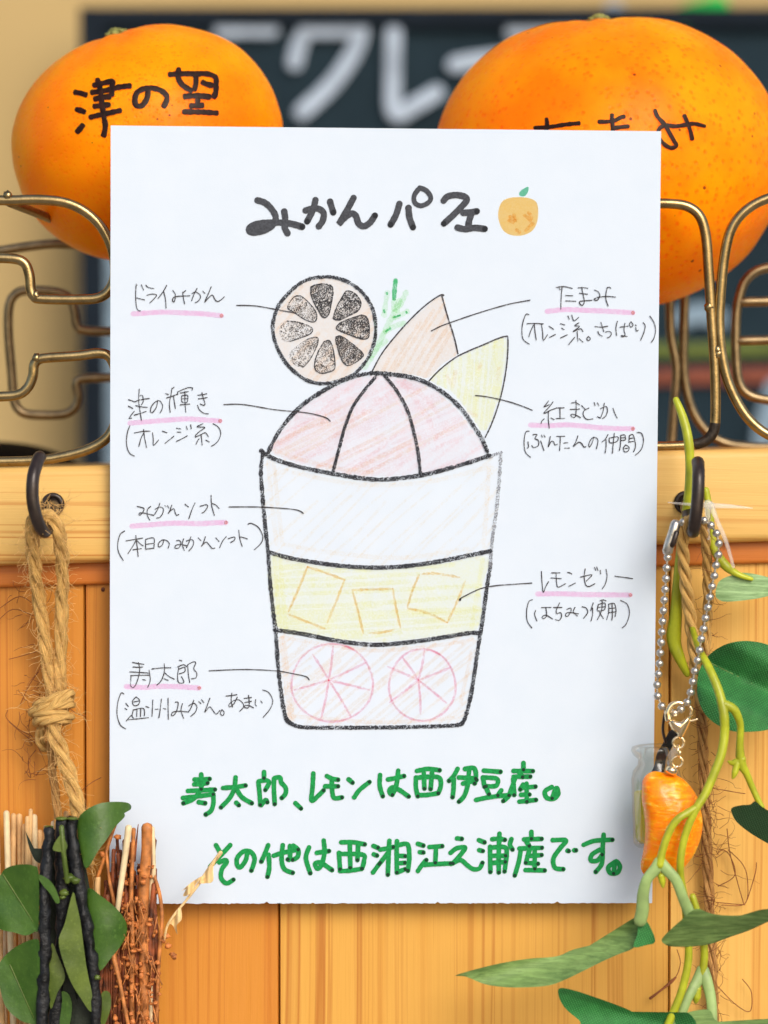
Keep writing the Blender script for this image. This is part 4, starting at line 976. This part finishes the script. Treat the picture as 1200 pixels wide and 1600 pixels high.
rr_ = thing('jute_rope', P(1110, 1610, .004), 'darker frayed jute rope hanging from the right hook behind the vine', 'rope')
pa = rpath("1086,812,-.011 1074,814,-.011 1068,832,-.010 1068,870,-.007 1074,930,-.003 1082,990,0 1090,1060,.003 1096,1110,.004")
pb = rpath("1086,812,-.010 1097,814,-.009 1102,840,-.006 1105,880,-.002 1106,940,.002 1104,1000,.004 1100,1070,.005 1098,1110,.005")
mb = MB(); rope(mb, pa, 5.0 * U, 5.6 * U, .013, 3, 0, .2, 2); mb.build('strand', M['jute'], rr_)
mb = MB(); rope(mb, pb, 4.0 * U, 4.2 * U, .013, 3, 1, .2, 3); mb.build('strand', M['jute'], rr_)
pl_ = rpath("1095,1095,.004 1098,1160,.004 1101,1240,.0045 1105,1330,.005 1109,1430,.005 1113,1520,.005 1116,1640,.005")
mb = MB(); rope(mb, pl_, 3.6 * U, 5.4 * U, .019, 4, 0, .35, 5); mb.build('strand', M['jute_dark'], rr_)
mb = MB()
fuzz(mb, pl_, 150, 14 * U, .004, .00006, 50); fuzz(mb, pl_, 60, 20 * U, .008, .00005, 51); fuzz(mb, pb, 60, 10 * U, .004, .00005, 52)
for st in S("1136,1295,.005 1140,1330,.006 1150,1370,.006 1162,1412,.006; 1138,1328,.006 1160,1350,.006 1168,1375,.006 1164,1412,.006 1128,1414,.006; 1182,1348,.006 1180,1365,.006 1168,1405,.006; 1120,1335,.006 1130,1328,.006 1142,1340,.006 1148,1368,.006 1122,1385,.006; 1120,1410,.006 1140,1412,.006 1164,1414,.006; 1058,1484,.006 1063,1505,.006 1055,1528,.006 1036,1545,.006; 1120,1540,.006 1150,1570,.006 1172,1580,.006 1174,1550,.006 1160,1530,.006; 1105,1230,.005 1150,1238,.006 1164,1240,.006"):
    mb.tube(spline([tuple(P(*p)) for p in st], n=6), .00009, 5)
mb.tube(spline([tuple(P(*p)) for p in ((1056, 1527, .006), (1042, 1540, .006), (1016, 1560, .006))], n=5), [.0002, .00035, .0002, .0003], 6)
mb.build('fuzz', M['hair_dark'], rr_)['kind'] = 'stuff'

# ------------------------------------------------------------------ plastic tag pin
tp = thing('plastic_pin', P(1110, 790, -.010), 'clear plastic tag pin stuck crosswise behind the right iron hook', 'tag pin')
mb = MB(); mb.tube(spline(rpath("1044,785,-.006 1076,788,-.007 1108,790,-.008 1140,791,-.008 1176,794,-.007"), n=6), [.00012, .0003, .0006, .0004, .00008], 10, flat=.6); mb.build('crossbar', M['plastic'], tp)
mb = MB(); mb.tube(spline(rpath("1110,788,-.008 1120,812,-.0085 1134,845,-.008 1146,886,-.006"), n=6), [.0007, .0004, .0004, .0003], 10, flat=.6); mb.build('filament', M['plastic'], tp)
mb = MB(); mb.tube(spline(rpath("1106,786,-.008 1106,812,-.008 1107,842,-.007"), n=6), [.0008, .0005, .0003], 10, flat=.5); mb.build('filament', M['plastic'], tp)

# ------------------------------------------------------------------ ball chain, clasp, orange segment
YC = -.0125
kc = thing('key_charm', P(1055, 1375, YC), 'orange segment charm on a gold clasp and steel ball chain', 'charm')
z1 = [(260, 545), (250, 645), (245, 745), (237, 845), (228, 945), (220, 1045), (212, 1145), (205, 1245), (198, 1340)]
z2 = [(200, 25), (190, 120), (183, 220), (173, 320), (160, 420), (165, 525), (205, 620), (262, 672), (325, 685), (385, 650), (442, 585), (475, 490), (495, 390), (515, 290), (540, 190), (560, 95)]
z3 = [(575, 1310), (597, 1215), (615, 1115), (637, 1015), (653, 918), (675, 818), (697, 718), (713, 618), (735, 520), (740, 415), (718, 320), (665, 245), (600, 200), (500, 190), (405, 215)]
ch = [(1000 + x / 6, 780 + y / 6) for x, y in z1] + [(1000 + x / 6, 1000 + y / 6) for x, y in z2] + [(1000 + x / 6, 780 + y / 6) for x, y in z3]
cpos = [P(x, y, YC + (.0012 if y < 830 else 0)) for x, y in ch]
mb = MB()
for a, b in zip(cpos, cpos[1:]): mb.tube([a, (a + b) / 2, b], 1.5 * U, 8, caps=False)
mb.tube([cpos[-1], (cpos[-1] + P(1053, 822, YC)) / 2, P(1053, 822, YC)], 1.5 * U, 8); lk = mb.build('ball_chain', M['steel'], kc)
mb = MB(); mb.sphere((0, 0, 0), 6.2 * U, (1, 1, 1), 20, 14); bead = mb.build('bead', M['steel'], lk)
bead.location = cpos[0]
for p in cpos[1:]:
    o = bead.copy(); COL.objects.link(o); attach(o, lk); o.location = p
mb = MB(); mb.tube(rpath("1056,818,-.0128 1052,832,-.0128 1046,850,-.0128 1043,862,-.0128"), 8.0 * U, 16); cn = mb.build('connector', M['steel'], kc)
mb = MB(); mb.tube(rpath("1057,832,-.0136 1053,846,-.0139 1050,852,-.0136"), 4.4 * U, 10); mb.build('slot', M['iron'], cn)
cl = MB()
z = lambda x, y, Y=YC - .0008: tuple(P(1000 + x / 6, 1000 + y / 6, Y))
cl.tube(spline([z(268, 745), z(262, 680), z(295, 615), z(350, 588), z(402, 596)], n=7), [5.6 * U, 4.4 * U, 3.2 * U], 12)
outl = spline([(272, 742), (380, 752), (478, 702), (470, 770), (430, 860), (392, 925), (358, 930), (345, 880), (295, 830)], closed=True, n=5)
def puff(mb, pts, T, Yc, rings=7, m=0, conv=lambda x, y: (x, y), cen=None, backk=1.0, side=None):
    n = len(pts); cx, cy = cen or (sum(p[0] for p in pts) / n, sum(p[1] for p in pts) / n); base = len(mb.v)
    for sgn in (-1, 1):
        for r in range(rings + 1):
            s_ = 1 - r / rings if r < rings else 0.0; hh = math.sqrt(max(0, 1 - s_ ** 2.4)) * T * (1 if sgn < 0 else backk)
            for p in pts:
                x, y = conv(cx + (p[0] - cx) * s_, cy + (p[1] - cy) * s_)
                mb.v.append(P(x, y, Yc + sgn * hh + (side(x, y) if side else 0)))
        o = base + (0 if sgn < 0 else (rings + 1) * n)
        for r in range(rings):
            for i in range(n):
                j = (i + 1) % n; q = (o + r * n + i, o + r * n + j, o + (r + 1) * n + j, o + (r + 1) * n + i)
                mb.face(q if sgn < 0 else q[::-1], m)
puff(cl, outl, .0013, YC - .0006, conv=lambda x, y: (1000 + x / 6, 1000 + y / 6))
cl.tube(spline([z(470, 760), z(505, 752), z(535, 742)], n=4), 2.0 * U, 8)
cl.tube(spline([z(478, 705), z(486, 660), z(470, 625)], n=4), 2.4 * U, 8)
cl.build('lobster_clasp', M['gold'], kc)
def ringlet(mb, c, r, t, ax1, ax2):
    mb.tube([c + (ax1 * math.cos(a) + ax2 * math.sin(a)) * r for a in [i * math.pi / 12 for i in range(24)]], t, 10, closed=True)
X, Z = Vector((1, 0, 0)), Vector((0, 0, 1))
rg = MB(); ringlet(rg, Vector(z(363, 962)), 8.4 * U, 2.2 * U, X, Z); rg.build('jump_ring', M['gold'], kc)
rg = MB(); ringlet(rg, Vector(z(365, 1040)), 9.5 * U, 1.8 * U, (X * .25 + Vector((0, 1, 0))).normalized(), Z); rg.build('jump_ring', M['gold'], kc)
rg = MB(); ringlet(rg, Vector(z(350, 1142, YC - .0003)), 8.2 * U, 2.0 * U, X, Z)
rg.tube([z(350, 1185), z(325, 1205)], 2.6 * U, 8); ax = Vector((-.35, 0, -.94)).normalized()
rg.prof([(.0001, -.0006), (8.5 * U, -.0005), (9.5 * U, 0), (9 * U, .0007), (.0001, .0009)], Vector(z(298, 1218)), ax); rg.build('eye_screw', M['gold'], kc)
sg = MB()
so = spline(S("215,760 222,695 260,645 320,625 400,640 480,655 540,690 600,750 650,830 662,890 682,960 690,1040 680,1120 650,1220 600,1310 530,1390 440,1440 330,1450 245,1440 212,1400 205,1350 222,1260 238,1150 240,1050 232,950 215,850", 960, 1080, 5)[0], closed=True, n=5)
puff(sg, so, .0042, YC + .0005, 12, cen=(1048, 1282), backk=.6)
for i, v_ in enumerate(sg.v):
    sg.v[i] = v_ + Vector((0, -1, 0)) * (.00016 * mnoise.noise(Vector((v_.x * 420 + v_.z * 250, 0, v_.z * 1100 - v_.x * 500))) )
sg.build('orange_segment', M['segment'], kc)

# ------------------------------------------------------------------ little bottle
bt = thing('bottle_charm', P(1030, 1322, -.006), 'tiny clear glass bottle of yellow liquid tucked behind the orange segment charm', 'bottle')
axb = Vector((-.035, 0, 1)).normalized(); cb = P(1029, 1322, -.0066); u = U
gl = [(.0001, 0), (33, 0), (38.5, 5), (39, 12), (39, 105), (36, 118), (28, 127), (27, 136), (35, 143), (38, 149), (36, 155), (29, 157), (24, 154), (23.5, 136), (25, 126), (34, 113), (35.5, 104), (35.5, 14), (30, 6), (.0001, 5)]
mb = MB(); mb.prof([(r * u if r > .001 else r, h * u) for r, h in gl], cb, axb, 36); mb.build('glass_bottle', M['glass'], bt)
mb = MB(); mb.prof([(r * u if r > .001 else r, h * u) for r, h in [(.0001, 5.6), (29.6, 6.6), (35.0, 14.4), (35.0, 84), (34, 85), (.0001, 84)]], cb, axb, 36); mb.build('yellow_liquid', M['liquid'], bt)
mb = MB(); mb.tube(spline(rpath("1052,1146,-.0088 1042,1166,-.0082 1034,1180,-.0070 1030,1200,-.0066 1024,1214,-.0066"), n=6), [7.5 * U, 8 * U, 8.5 * U, 10 * U], 10, flat=.45); mb.build('black_strap', M['black_cord'], bt)
mb = MB(); mb.tube(spline(rpath("1041,1108,-.0110 1037,1125,-.0108 1036,1143,-.0102 1040,1160,-.0092"), n=6), 2.2 * U, 8); mb.build('wire_loop', M['iron'], bt)

# ------------------------------------------------------------------ leaves
def leaf(name, outline, Y, mat, parent, bend=None, T=.00035, cen=None, vein=None, veinmat=None, crease=.0, label=None):
    """A blade with its own thickness; bend(px, py) pushes it towards (-) or away from (+) the camera."""
    pts = spline(outline, closed=True, n=5); mb = MB(); n = len(pts)
    cx, cy = cen or (sum(p[0] for p in pts) / n, sum(p[1] for p in pts) / n); rings = 9
    f = bend or (lambda x, y: 0)
    def crs(x, y):
        if not vein or not crease: return 0
        a, b = vein; dx, dy = b[0] - a[0], b[1] - a[1]; L = math.hypot(dx, dy)
        return -crease * min(1.0, abs((x - a[0]) * dy - (y - a[1]) * dx) / L / 40)
    for sgn in (0, 1):
        for r in range(rings + 1):
            s_ = 1 - r / rings
            for p in pts:
                x, y = cx + (p[0] - cx) * s_, cy + (p[1] - cy) * s_
                und = .00025 * mnoise.noise(Vector((x * .03, y * .03, Y * 900)))
                mb.v.append(P(x, y, Y + f(x, y) + crs(x, y) + und + sgn * T))
    for sgn in (0, 1):
        o = sgn * (rings + 1) * n
        for r in range(rings):
            for i in range(n):
                j = (i + 1) % n; q = (o + r * n + i, o + r * n + j, o + (r + 1) * n + j, o + (r + 1) * n + i)
                mb.face(q if not sgn else q[::-1])
    o2 = (rings + 1) * n
    for i in range(n): j = (i + 1) % n; mb.face((j, i, o2 + i, o2 + j))
    o = mb.build(name, mat, parent, True, 60)
    if vein and veinmat:
        vb = MB(); a, b = vein
        q = [P(a[0] + (b[0] - a[0]) * t, a[1] + (b[1] - a[1]) * t, Y + f(a[0] + (b[0] - a[0]) * t, a[1] + (b[1] - a[1]) * t) - .00005) for t in [i / 10 for i in range(11)]]
        q = [p + Vector((0, 1, 0)) * (.00025 * mnoise.noise(Vector(((a[0] + (b[0] - a[0]) * i / 10) * .03, (a[1] + (b[1] - a[1]) * i / 10) * .03, Y * 900)))) for i, p in enumerate(q)]
        vb.tube(q, [1.3 * U, .6 * U], 6); vb.build('midrib', veinmat, o)
    return o

# ------------------------------------------------------------------ artificial vine
vn = thing('artificial_vine', P(1110, 1610, -.012), 'artificial trailing vine with lime plastic stems and green cloth leaves, at the right', 'vine')
def stem(txt, r, mat='stem', name='stem', flat=1.0, n=7):
    mb = MB(); mb.tube(spline(rpath(txt), n=n), [x * U for x in r] if isinstance(r, (list, tuple)) else r * U, 12, flat=flat); return mb.build(name, M[mat], vn)
stem("1056,624,-.004 1067,652,-.005 1075,685,-.006 1078,725,-.006 1076,770,-.006 1071,806,-.005 1064,850,-.004 1059,910,-.001 1056,960,.001 1053,1000,.002 1062,1028,.002 1074,1054,.003", [5, 7, 7.5, 7, 7, 6, 7, 9, 12, 9, 5])
stem("1103,765,-.004 1109,800,-.004 1112,835,-.004 1118,862,-.004 1134,884,-.004 1152,897,-.005 1175,905,-.005", [5, 6, 6, 7, 7.5, 5, 3])
stem("1078,968,.001 1086,995,-.004 1094,1018,-.010 1108,1044,-.014 1123,1080,-.016 1131,1115,-.017 1132,1145,-.017 1127,1178,-.0175 1116,1208,-.018 1102,1240,-.0185 1088,1263,-.019 1075,1292,-.019 1067,1320,-.019 1063,1348,-.019 1064,1374,-.018 1069,1402,-.017 1073,1440,-.016 1076,1480,-.015 1074,1512,-.015 1064,1552,-.015 1050,1586,-.015 1036,1620,-.015", [4, 6, 7.5, 7.2, 6.6, 6, 5.8, 6, 6.2, 6.4])
stem("1131,1100,-.0168 1146,1108,-.0165 1154,1122,-.016 1157,1138,-.015 1156,1166,-.0145 1158,1192,-.014 1167,1210,-.0135 1177,1234,-.013 1190,1262,-.013", [7, 7, 6, 5.4, 6, 8, 5.5, 5, 5])
stem("1160,1186,-.0142 1146,1192,-.0142 1138,1190,-.014", [7, 5, 2]); stem("1152,1192,-.0142 1148,1208,-.0145 1145,1216,-.0145", [6, 5, 2])
stem("1090,1260,-.019 1074,1270,-.0195 1060,1279,-.020 1049,1293,-.020 1040,1314,-.020 1034,1334,-.020 1031,1352,-.020", [5, 6, 6, 6, 6, 7])
stem("1031,1346,-.020 1024,1358,-.020 1011,1374,-.020 1005,1396,-.0195 1004,1420,-.019 1000,1440,-.0185", [9, 9, 8, 9, 10, 10], 'stem_mint', 'petiole', .5)
stem("1031,1346,-.020 1040,1357,-.020 1056,1375,-.020 1066,1400,-.0195 1076,1424,-.019 1080,1436,-.019", [9, 9, 8, 8, 9, 9], 'stem_mint', 'petiole', .5)
stem("1033,1368,-.0195 1035,1378,-.0195 1036,1386,-.0195", [6, 5, 2])
stem("1082,1400,-.012 1094,1440,-.012 1100,1480,-.012 1100,1502,-.012 1097,1522,-.012", [5, 6, 6, 6.5])
stem("1098,1516,-.012 1090,1532,-.0125 1075,1560,-.0135 1064,1590,-.014 1056,1620,-.014", [10, 9, 7, 7, 7], 'stem_mint', 'petiole', .5)
stem("1098,1516,-.012 1104,1532,-.0125 1111,1562,-.013 1113,1600,-.0135 1113,1630,-.0135", [10, 9, 8, 8, 8], 'stem_mint', 'petiole', .5)
stem("1090,1544,-.0125 1088,1558,-.0125 1087,1566,-.0125", [6, 7, 3])
leaf('leaf', [(1118, 927), (1123, 937), (1142, 940), (1198, 932), (1228, 915), (1200, 902), (1167, 895), (1150, 897), (1125, 907)], -.0045, M['leaf_pale'], vn, lambda x, y: .003 * ((x - 1160) / 50) ** 2 * .4)
leaf('leaf', S("640,150 760,60 900,15 1050,12 1200,45 1340,130 1420,300 1400,560 1300,760 1200,840 1000,862 850,850 700,780 600,680 545,550 535,420 560,280", 1000, 1000, 6)[0], -.006, M['leaf_dark'], vn,
     lambda x, y: .0022 * ((x - 1165) / 60) ** 2 - .001 * (y - 1070) / 70, vein=((1106, 1034), (1225, 1092)), veinmat=M['leaf_under'], crease=.0045)
leaf('leaf', S("912,935 930,905 1000,890 1060,885 1100,860 1150,900 1250,960 1350,1000 1350,1260 1200,1190 1050,1100 950,1015", 960, 1080, 5)[0], -.0125, M['leaf_deep'], vn, lambda x, y: .004 * (y - 1290) / 60)
leaf('leaf', S("45,507 200,462 340,432 460,415 600,403 690,366 830,330 900,290 960,245 1010,200 1060,190 1054,250 1030,350 940,392 850,432 750,482 650,530 550,565 400,575 300,572 200,556 100,516", 700, 1380, 3.529)[0], -.0185, M['leaf_under'], vn,
     lambda x, y: -.004 * ((x - 870) / 140) ** 2 + .003 + .0035 * math.sin((y - (1500 - (x - 730) * .30)) / 22), cen=(885, 1500), vein=None)
leaf('leaf_fold', S("1050,195 1075,192 1105,222 1140,298 1136,330 1100,340 1024,352 1044,280", 700, 1380, 3.529)[0], -.0172, M['leaf_dark'], vn, lambda x, y: .001 * (x - 1005) / 20)
leaf('leaf', S("370,740 420,680 520,590 600,520 660,500 750,535 850,550 1000,550 1120,512 1200,500 1320,478 1320,560 1200,602 1050,670 900,722 750,775 600,795 450,795 390,775", 960, 1320, 5)[0], -.0185, M['leaf_under'], vn,
     lambda x, y: -.003 * ((x - 1110) / 90) ** 2 + .0045 * math.sin((y - 1450 + (x - 1110) * .15) / 32), cen=(1100, 1448), vein=None)
leaf('leaf', S("608,612 620,578 700,592 800,625 900,660 1000,700 1060,735 1120,742 1200,730 1330,718 1330,830 800,800 720,752 640,682", 700, 1380, 3.529)[0], -.0145, M['leaf_dark'], vn,
     lambda x, y: -.002 * ((x - 960) / 90) ** 2 + .002 * math.sin((y - 1565) / 18), cen=(930, 1580), vein=((885, 1555), (1030, 1600)), crease=.0015)
leaf('leaf', S("420,1410 500,1342 600,1302 740,1290 790,1370 900,1385 1250,1365 1250,1500 420,1500", 960, 1320, 5)[0], -.0142, M['leaf_under'], vn, lambda x, y: -.0015 * ((x - 1110) / 70) ** 2)

# ------------------------------------------------------------------ leafy sprig, straw and dried stalks
Yb = -.008
sb = thing('straw_bundle', P(45, 1610, .002), 'bundle of pale cut straws standing behind the leafy sprig at the lower left', 'straw bundle')
for i, (x0, y0, x1, r) in enumerate(((10, 1270, 22, 5), (21, 1274, 24, 4.6), (30, 1275, 34, 5), (43, 1278, 50, 4.2), (53, 1276, 58, 5.4), (71, 1292, 66, 3.6), (48, 1266, 47, 3.4), (103, 1270, 92, 4.2), (15, 1300, 8, 4), (-6, 1276, 4, 5), (38, 1290, 40, 4), (62, 1300, 74, 5), (84, 1286, 86, 5))):
    Y = .001 + (i % 3) * .0018
    mb = MB(); mb.tube(spline([tuple(P(x0, y0, Y)), tuple(P((x0 + x1) / 2 + rnd.uniform(-3, 3), 1440, Y)), tuple(P(x1, 1640, Y))], n=8), r * U, 9); mb.build('stalk', M['straw'] if i % 4 else M['stalk_pale'], sb)
db = thing('dried_stalk_bundle', P(210, 1610, -.002), 'tight bundle of reddish brown dried stalks with seed heads overlapping the sheet corner', 'dried stalks')
def dstalk(txt, r, mat, n=6):
    mb = MB(); mb.tube(spline(rpath(txt), n=n), [x * U for x in r] if isinstance(r, (list, tuple)) else r * U, 9); mb.build('stalk', M[mat], db)
dstalk("230,1293,-.006 229,1330,-.006 225,1380,-.006 224,1440,-.006 226,1640,-.006", [9.5, 8.5, 9, 8, 7], 'stalk')
dstalk("238,1294,-.006 240,1330,-.006 240,1365,-.006 236,1400,-.005 236,1640,-.005", [3.5, 3, 4, 3], 'stalk_pale')
dstalk("201,1293,-.0085 195,1340,-.0085 188,1390,-.0085 183,1425,-.008", [5.5, 5, 4.6, 4], 'stalk_pale')
dstalk("209,1296,-.007 207,1340,-.007 205,1400,-.007 207,1470,-.007 206,1560,-.007 208,1640,-.007", [3.5, 3.2, 3.5, 4, 4], 'stalk')
dstalk("216,1288,-.005 213,1315,-.005 210,1345,-.005", [.6, 1.5, 2.2], 'stalk_dark')
dstalk("181,1284,-.006 172,1310,-.006 163,1340,-.006 152,1372,-.005", [3.5, 3.2, 3, 3], 'stalk')
dstalk("166,1330,-.0065 170,1370,-.0065 176,1400,-.0065 186,1450,-.006", [2.2, 2.5, 3, 3], 'stalk')
dstalk("241,1368,-.006 250,1400,-.006 253,1440,-.006 249,1490,-.006 246,1550,-.006 243,1640,-.006", [2.5, 3, 3.2, 3, 3], 'stalk')
dstalk("176,1490,-.009 186,1530,-.0095 196,1580,-.0095 204,1620,-.009", [4.4, 3, 3, 3], 'stalk')
dstalk("168,1400,-.006 166,1500,-.005 170,1640,-.005", [4, 4, 4], 'stalk_dark')
dstalk("153,1372,-.005 152,1400,-.005 158,1430,-.004", [4.5, 5, 4], 'straw')
mb = MB(); r2 = random.Random(5)
for _ in range(320):
    x = r2.uniform(160, 244); y = r2.uniform(1308, 1540); L = r2.uniform(90, 220); Y = r2.uniform(-.0058, -.0012); dx = r2.uniform(-10, 10)
    if (y < 1390 and x < 150 + (1400 - y) * .35) or (y < 1352 and 205 < x < 224): continue
    mb.tube(spline([tuple(P(x, y, Y)), tuple(P(min(246, x + dx), y + L / 2, Y)), tuple(P(min(246, x + dx * .6), y + L, Y))], n=4), r2.uniform(1.2, 4.2) * U, 6)
mb.build('inner_stalks', M['stalk_dark'], db)['kind'] = 'stuff'
mb = MB()
for _ in range(330):
    y = r2.uniform(1345, 1625); x = r2.gauss(210, 20); Y = r2.uniform(-.0088, -.003)
    if not (160 < x < 250) or (y < 1450 and r2.random() < .35): continue
    mb.sphere(P(x, y, Y), r2.uniform(2.0, 4.6) * U, (r2.uniform(.7, 1.2), 1, r2.uniform(.6, 1.1)), 9, 6, bump=.9)
for x, y in ((260, 1463), (263, 1478), (270, 1492), (255, 1470), (272, 1495), (197, 1380), (160, 1335), (184, 1308), (196, 1416), (190, 1397)):
    mb.sphere(P(x, y, -.006), 5 * U, (1, 1, .8), 9, 6, bump=.8)
mb.build('seed_heads', M['seed'], db)['kind'] = 'stuff'
mb = MB()
for _ in range(110):
    y = r2.uniform(1400, 1610); x = r2.uniform(178, 246); Y = r2.uniform(-.0095, -.006); a = r2.uniform(-.5, .5); L = r2.uniform(8, 34)
    mb.tube([P(x, y, Y), P(x + L * .5 * math.sin(a), y + L * .5, Y - .0004), P(x + L * math.sin(a), y + L, Y)], r2.uniform(.5, 1.2) * U, 5)
mb.build('chaff', M['stalk'], db)['kind'] = 'stuff'

gs = thing('dried_grass_sprig', P(257, 1470, -.007), 'single pale dried grass sprig with papery husks leaning across the sheet edge', 'grass sprig')
mb = MB(); mb.tube(spline(rpath("257,1468,-.007 261,1448,-.008 272,1430,-.008 290,1408,-.008 310,1382,-.008 326,1358,-.008 345,1332,-.008"), n=6), [1.6 * U, 2 * U, 2 * U, 2.6 * U, 3.2 * U], 8); mb.build('grass_stem', M['husk'], gs)
for q, Y in (([(346, 1332), (334, 1352), (333, 1376), (322, 1380), (312, 1378), (326, 1356)], -.0085), ([(318, 1368), (306, 1382), (298, 1396), (286, 1400), (292, 1386), (284, 1392), (300, 1378)], -.0085),
             ([(282, 1418), (284, 1436), (276, 1446), (277, 1460), (270, 1446), (264, 1442), (272, 1430)], -.008)):
    leaf('husk', q, Y, M['husk'], gs, lambda x, y: .0006 * math.sin(x * .4), T=.0002)

sp = thing('leafy_sprig', P(90, 1610, -.012), 'cut dark stemmed sprig with rounded waxy green leaves at the lower left corner', 'sprig')
ZS = (0, 1240, 4.444)
def sstem(txt, r, n=7):
    mb = MB(); mb.tube(spline(rpath(txt), n=n), [x * U for x in r], 12)
    for i in range(len(mb.v)):
        v_ = mb.v[i]; mb.v[i] = v_ + Vector((mnoise.noise(v_ * 600), mnoise.noise(v_ * 900), 0)) * .00055
    mb.build('twig', M['twig'], sp)
sstem("77,1298,-.012 72,1340,-.012 70,1400,-.013 70,1460,-.013 68,1530,-.013 64,1640,-.013", [8.5, 8.5, 9, 9.5, 9.5, 9])
sstem("96,1284,-.010 96,1350,-.010 97,1420,-.010 94,1500,-.009 84,1640,-.009", [9, 10, 10, 9, 9])
sstem("112,1282,-.009 116,1330,-.010 122,1378,-.0105 131,1425,-.011 140,1470,-.011 147,1530,-.011 152,1640,-.011", [9.5, 9.5, 10, 9.5, 8.5, 8.5, 9])
mb = MB()
for x, y, r in ((76, 1292, 7.5), (96, 1279, 10), (113, 1279, 9)): mb.sphere(P(x, y, -.0105), r * U, (1, 1, .3), 14, 8)
for x, y, r in ((152, 1527, 5), (108, 1372, 9), (118, 1376, 7), (100, 1395, 8), (98, 1402, 5)): mb.sphere(P(x, y, -.013), r * U, (1, .8, .7), 12, 8, bump=.6)
mb.tube(rpath("96,1292,-.0135 99,1330,-.0135 105,1378,-.0135"), 4 * U, 8)
mb.build('bud', M['box_leaf2'], sp)
def sl_(txt, Y, mat, bend=None, cen=None, vein=None, crease=0):
    v2 = None
    if vein: v2 = tuple((x / 4.444, 1240 + y / 4.444) for x, y in vein)
    leaf('leaf', S(txt, *ZS)[0], Y, M[mat], sp, bend, .0004, cen, v2, M['box_leaf2'] if v2 else None, crease)
sl_("545,170 620,100 720,62 850,58 905,75 905,112 858,122 866,160 800,230 740,320 680,400 600,520 560,400 540,280", -.0105, 'box_leaf', lambda x, y: .003 * ((x - 150) / 45) ** 2 - .001 * (y - 1300) / 50)
sl_("0,570 40,520 130,493 230,500 268,560 268,920 240,960 180,985 100,965 0,940 -60,860 -70,660", -.0105, 'box_leaf', lambda x, y: -.0025 * (x - 10) / 50, vein=((20, 560), (230, 890)), crease=.0014)
sl_("0,1170 100,1070 250,1010 275,1100 265,1560 200,1595 120,1560 40,1480 0,1350 -10,1250", -.0108, 'box_leaf', lambda x, y: -.0018 * (x - 30) / 40, vein=((70, 1190), (235, 1560)), crease=.0016)
sl_("610,665 700,710 800,790 870,880 882,960 850,1040 780,1130 690,1230 650,1100 620,900", -.0108, 'box_leaf', lambda x, y: .0022 * ((x - 160) / 40) ** 2)
sl_("505,690 530,760 560,900 600,1200 640,1400 632,1515 560,1420 480,1280 408,1040 450,900", -.0135, 'box_leaf2', lambda x, y: .001 * (x - 115) / 20)
sl_("360,1040 400,1120 452,1270 400,1380 350,1490 335,1200", -.0115, 'box_leaf2')
sl_("365,385 420,290 468,360 440,402", -.0138, 'box_leaf2')
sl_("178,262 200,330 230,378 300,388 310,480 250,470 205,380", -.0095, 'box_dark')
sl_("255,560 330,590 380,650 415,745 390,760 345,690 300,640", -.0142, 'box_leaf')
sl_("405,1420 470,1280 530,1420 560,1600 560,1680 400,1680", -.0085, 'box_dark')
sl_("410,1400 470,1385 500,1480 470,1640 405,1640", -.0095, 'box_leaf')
sl_("300,330 430,250 560,400 640,760 660,1100 690,1500 660,1680 330,1680 300,1100 290,700", -.0065, 'box_dark')  # added near-black backing, stands in for shade between the twigs
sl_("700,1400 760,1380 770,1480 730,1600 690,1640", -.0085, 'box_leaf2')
sl_("560,1350 620,1500 650,1680 520,1680 530,1500", -.0088, 'box_dark')  # small dark filler, shade painted low between the stems
mb = MB(); mb.tube(rpath("90,1560,-.008 86,1600,-.008 84,1640,-.008"), 4.5 * U, 8); mb.build('pale_shoot', M['stalk_pale'], sp)
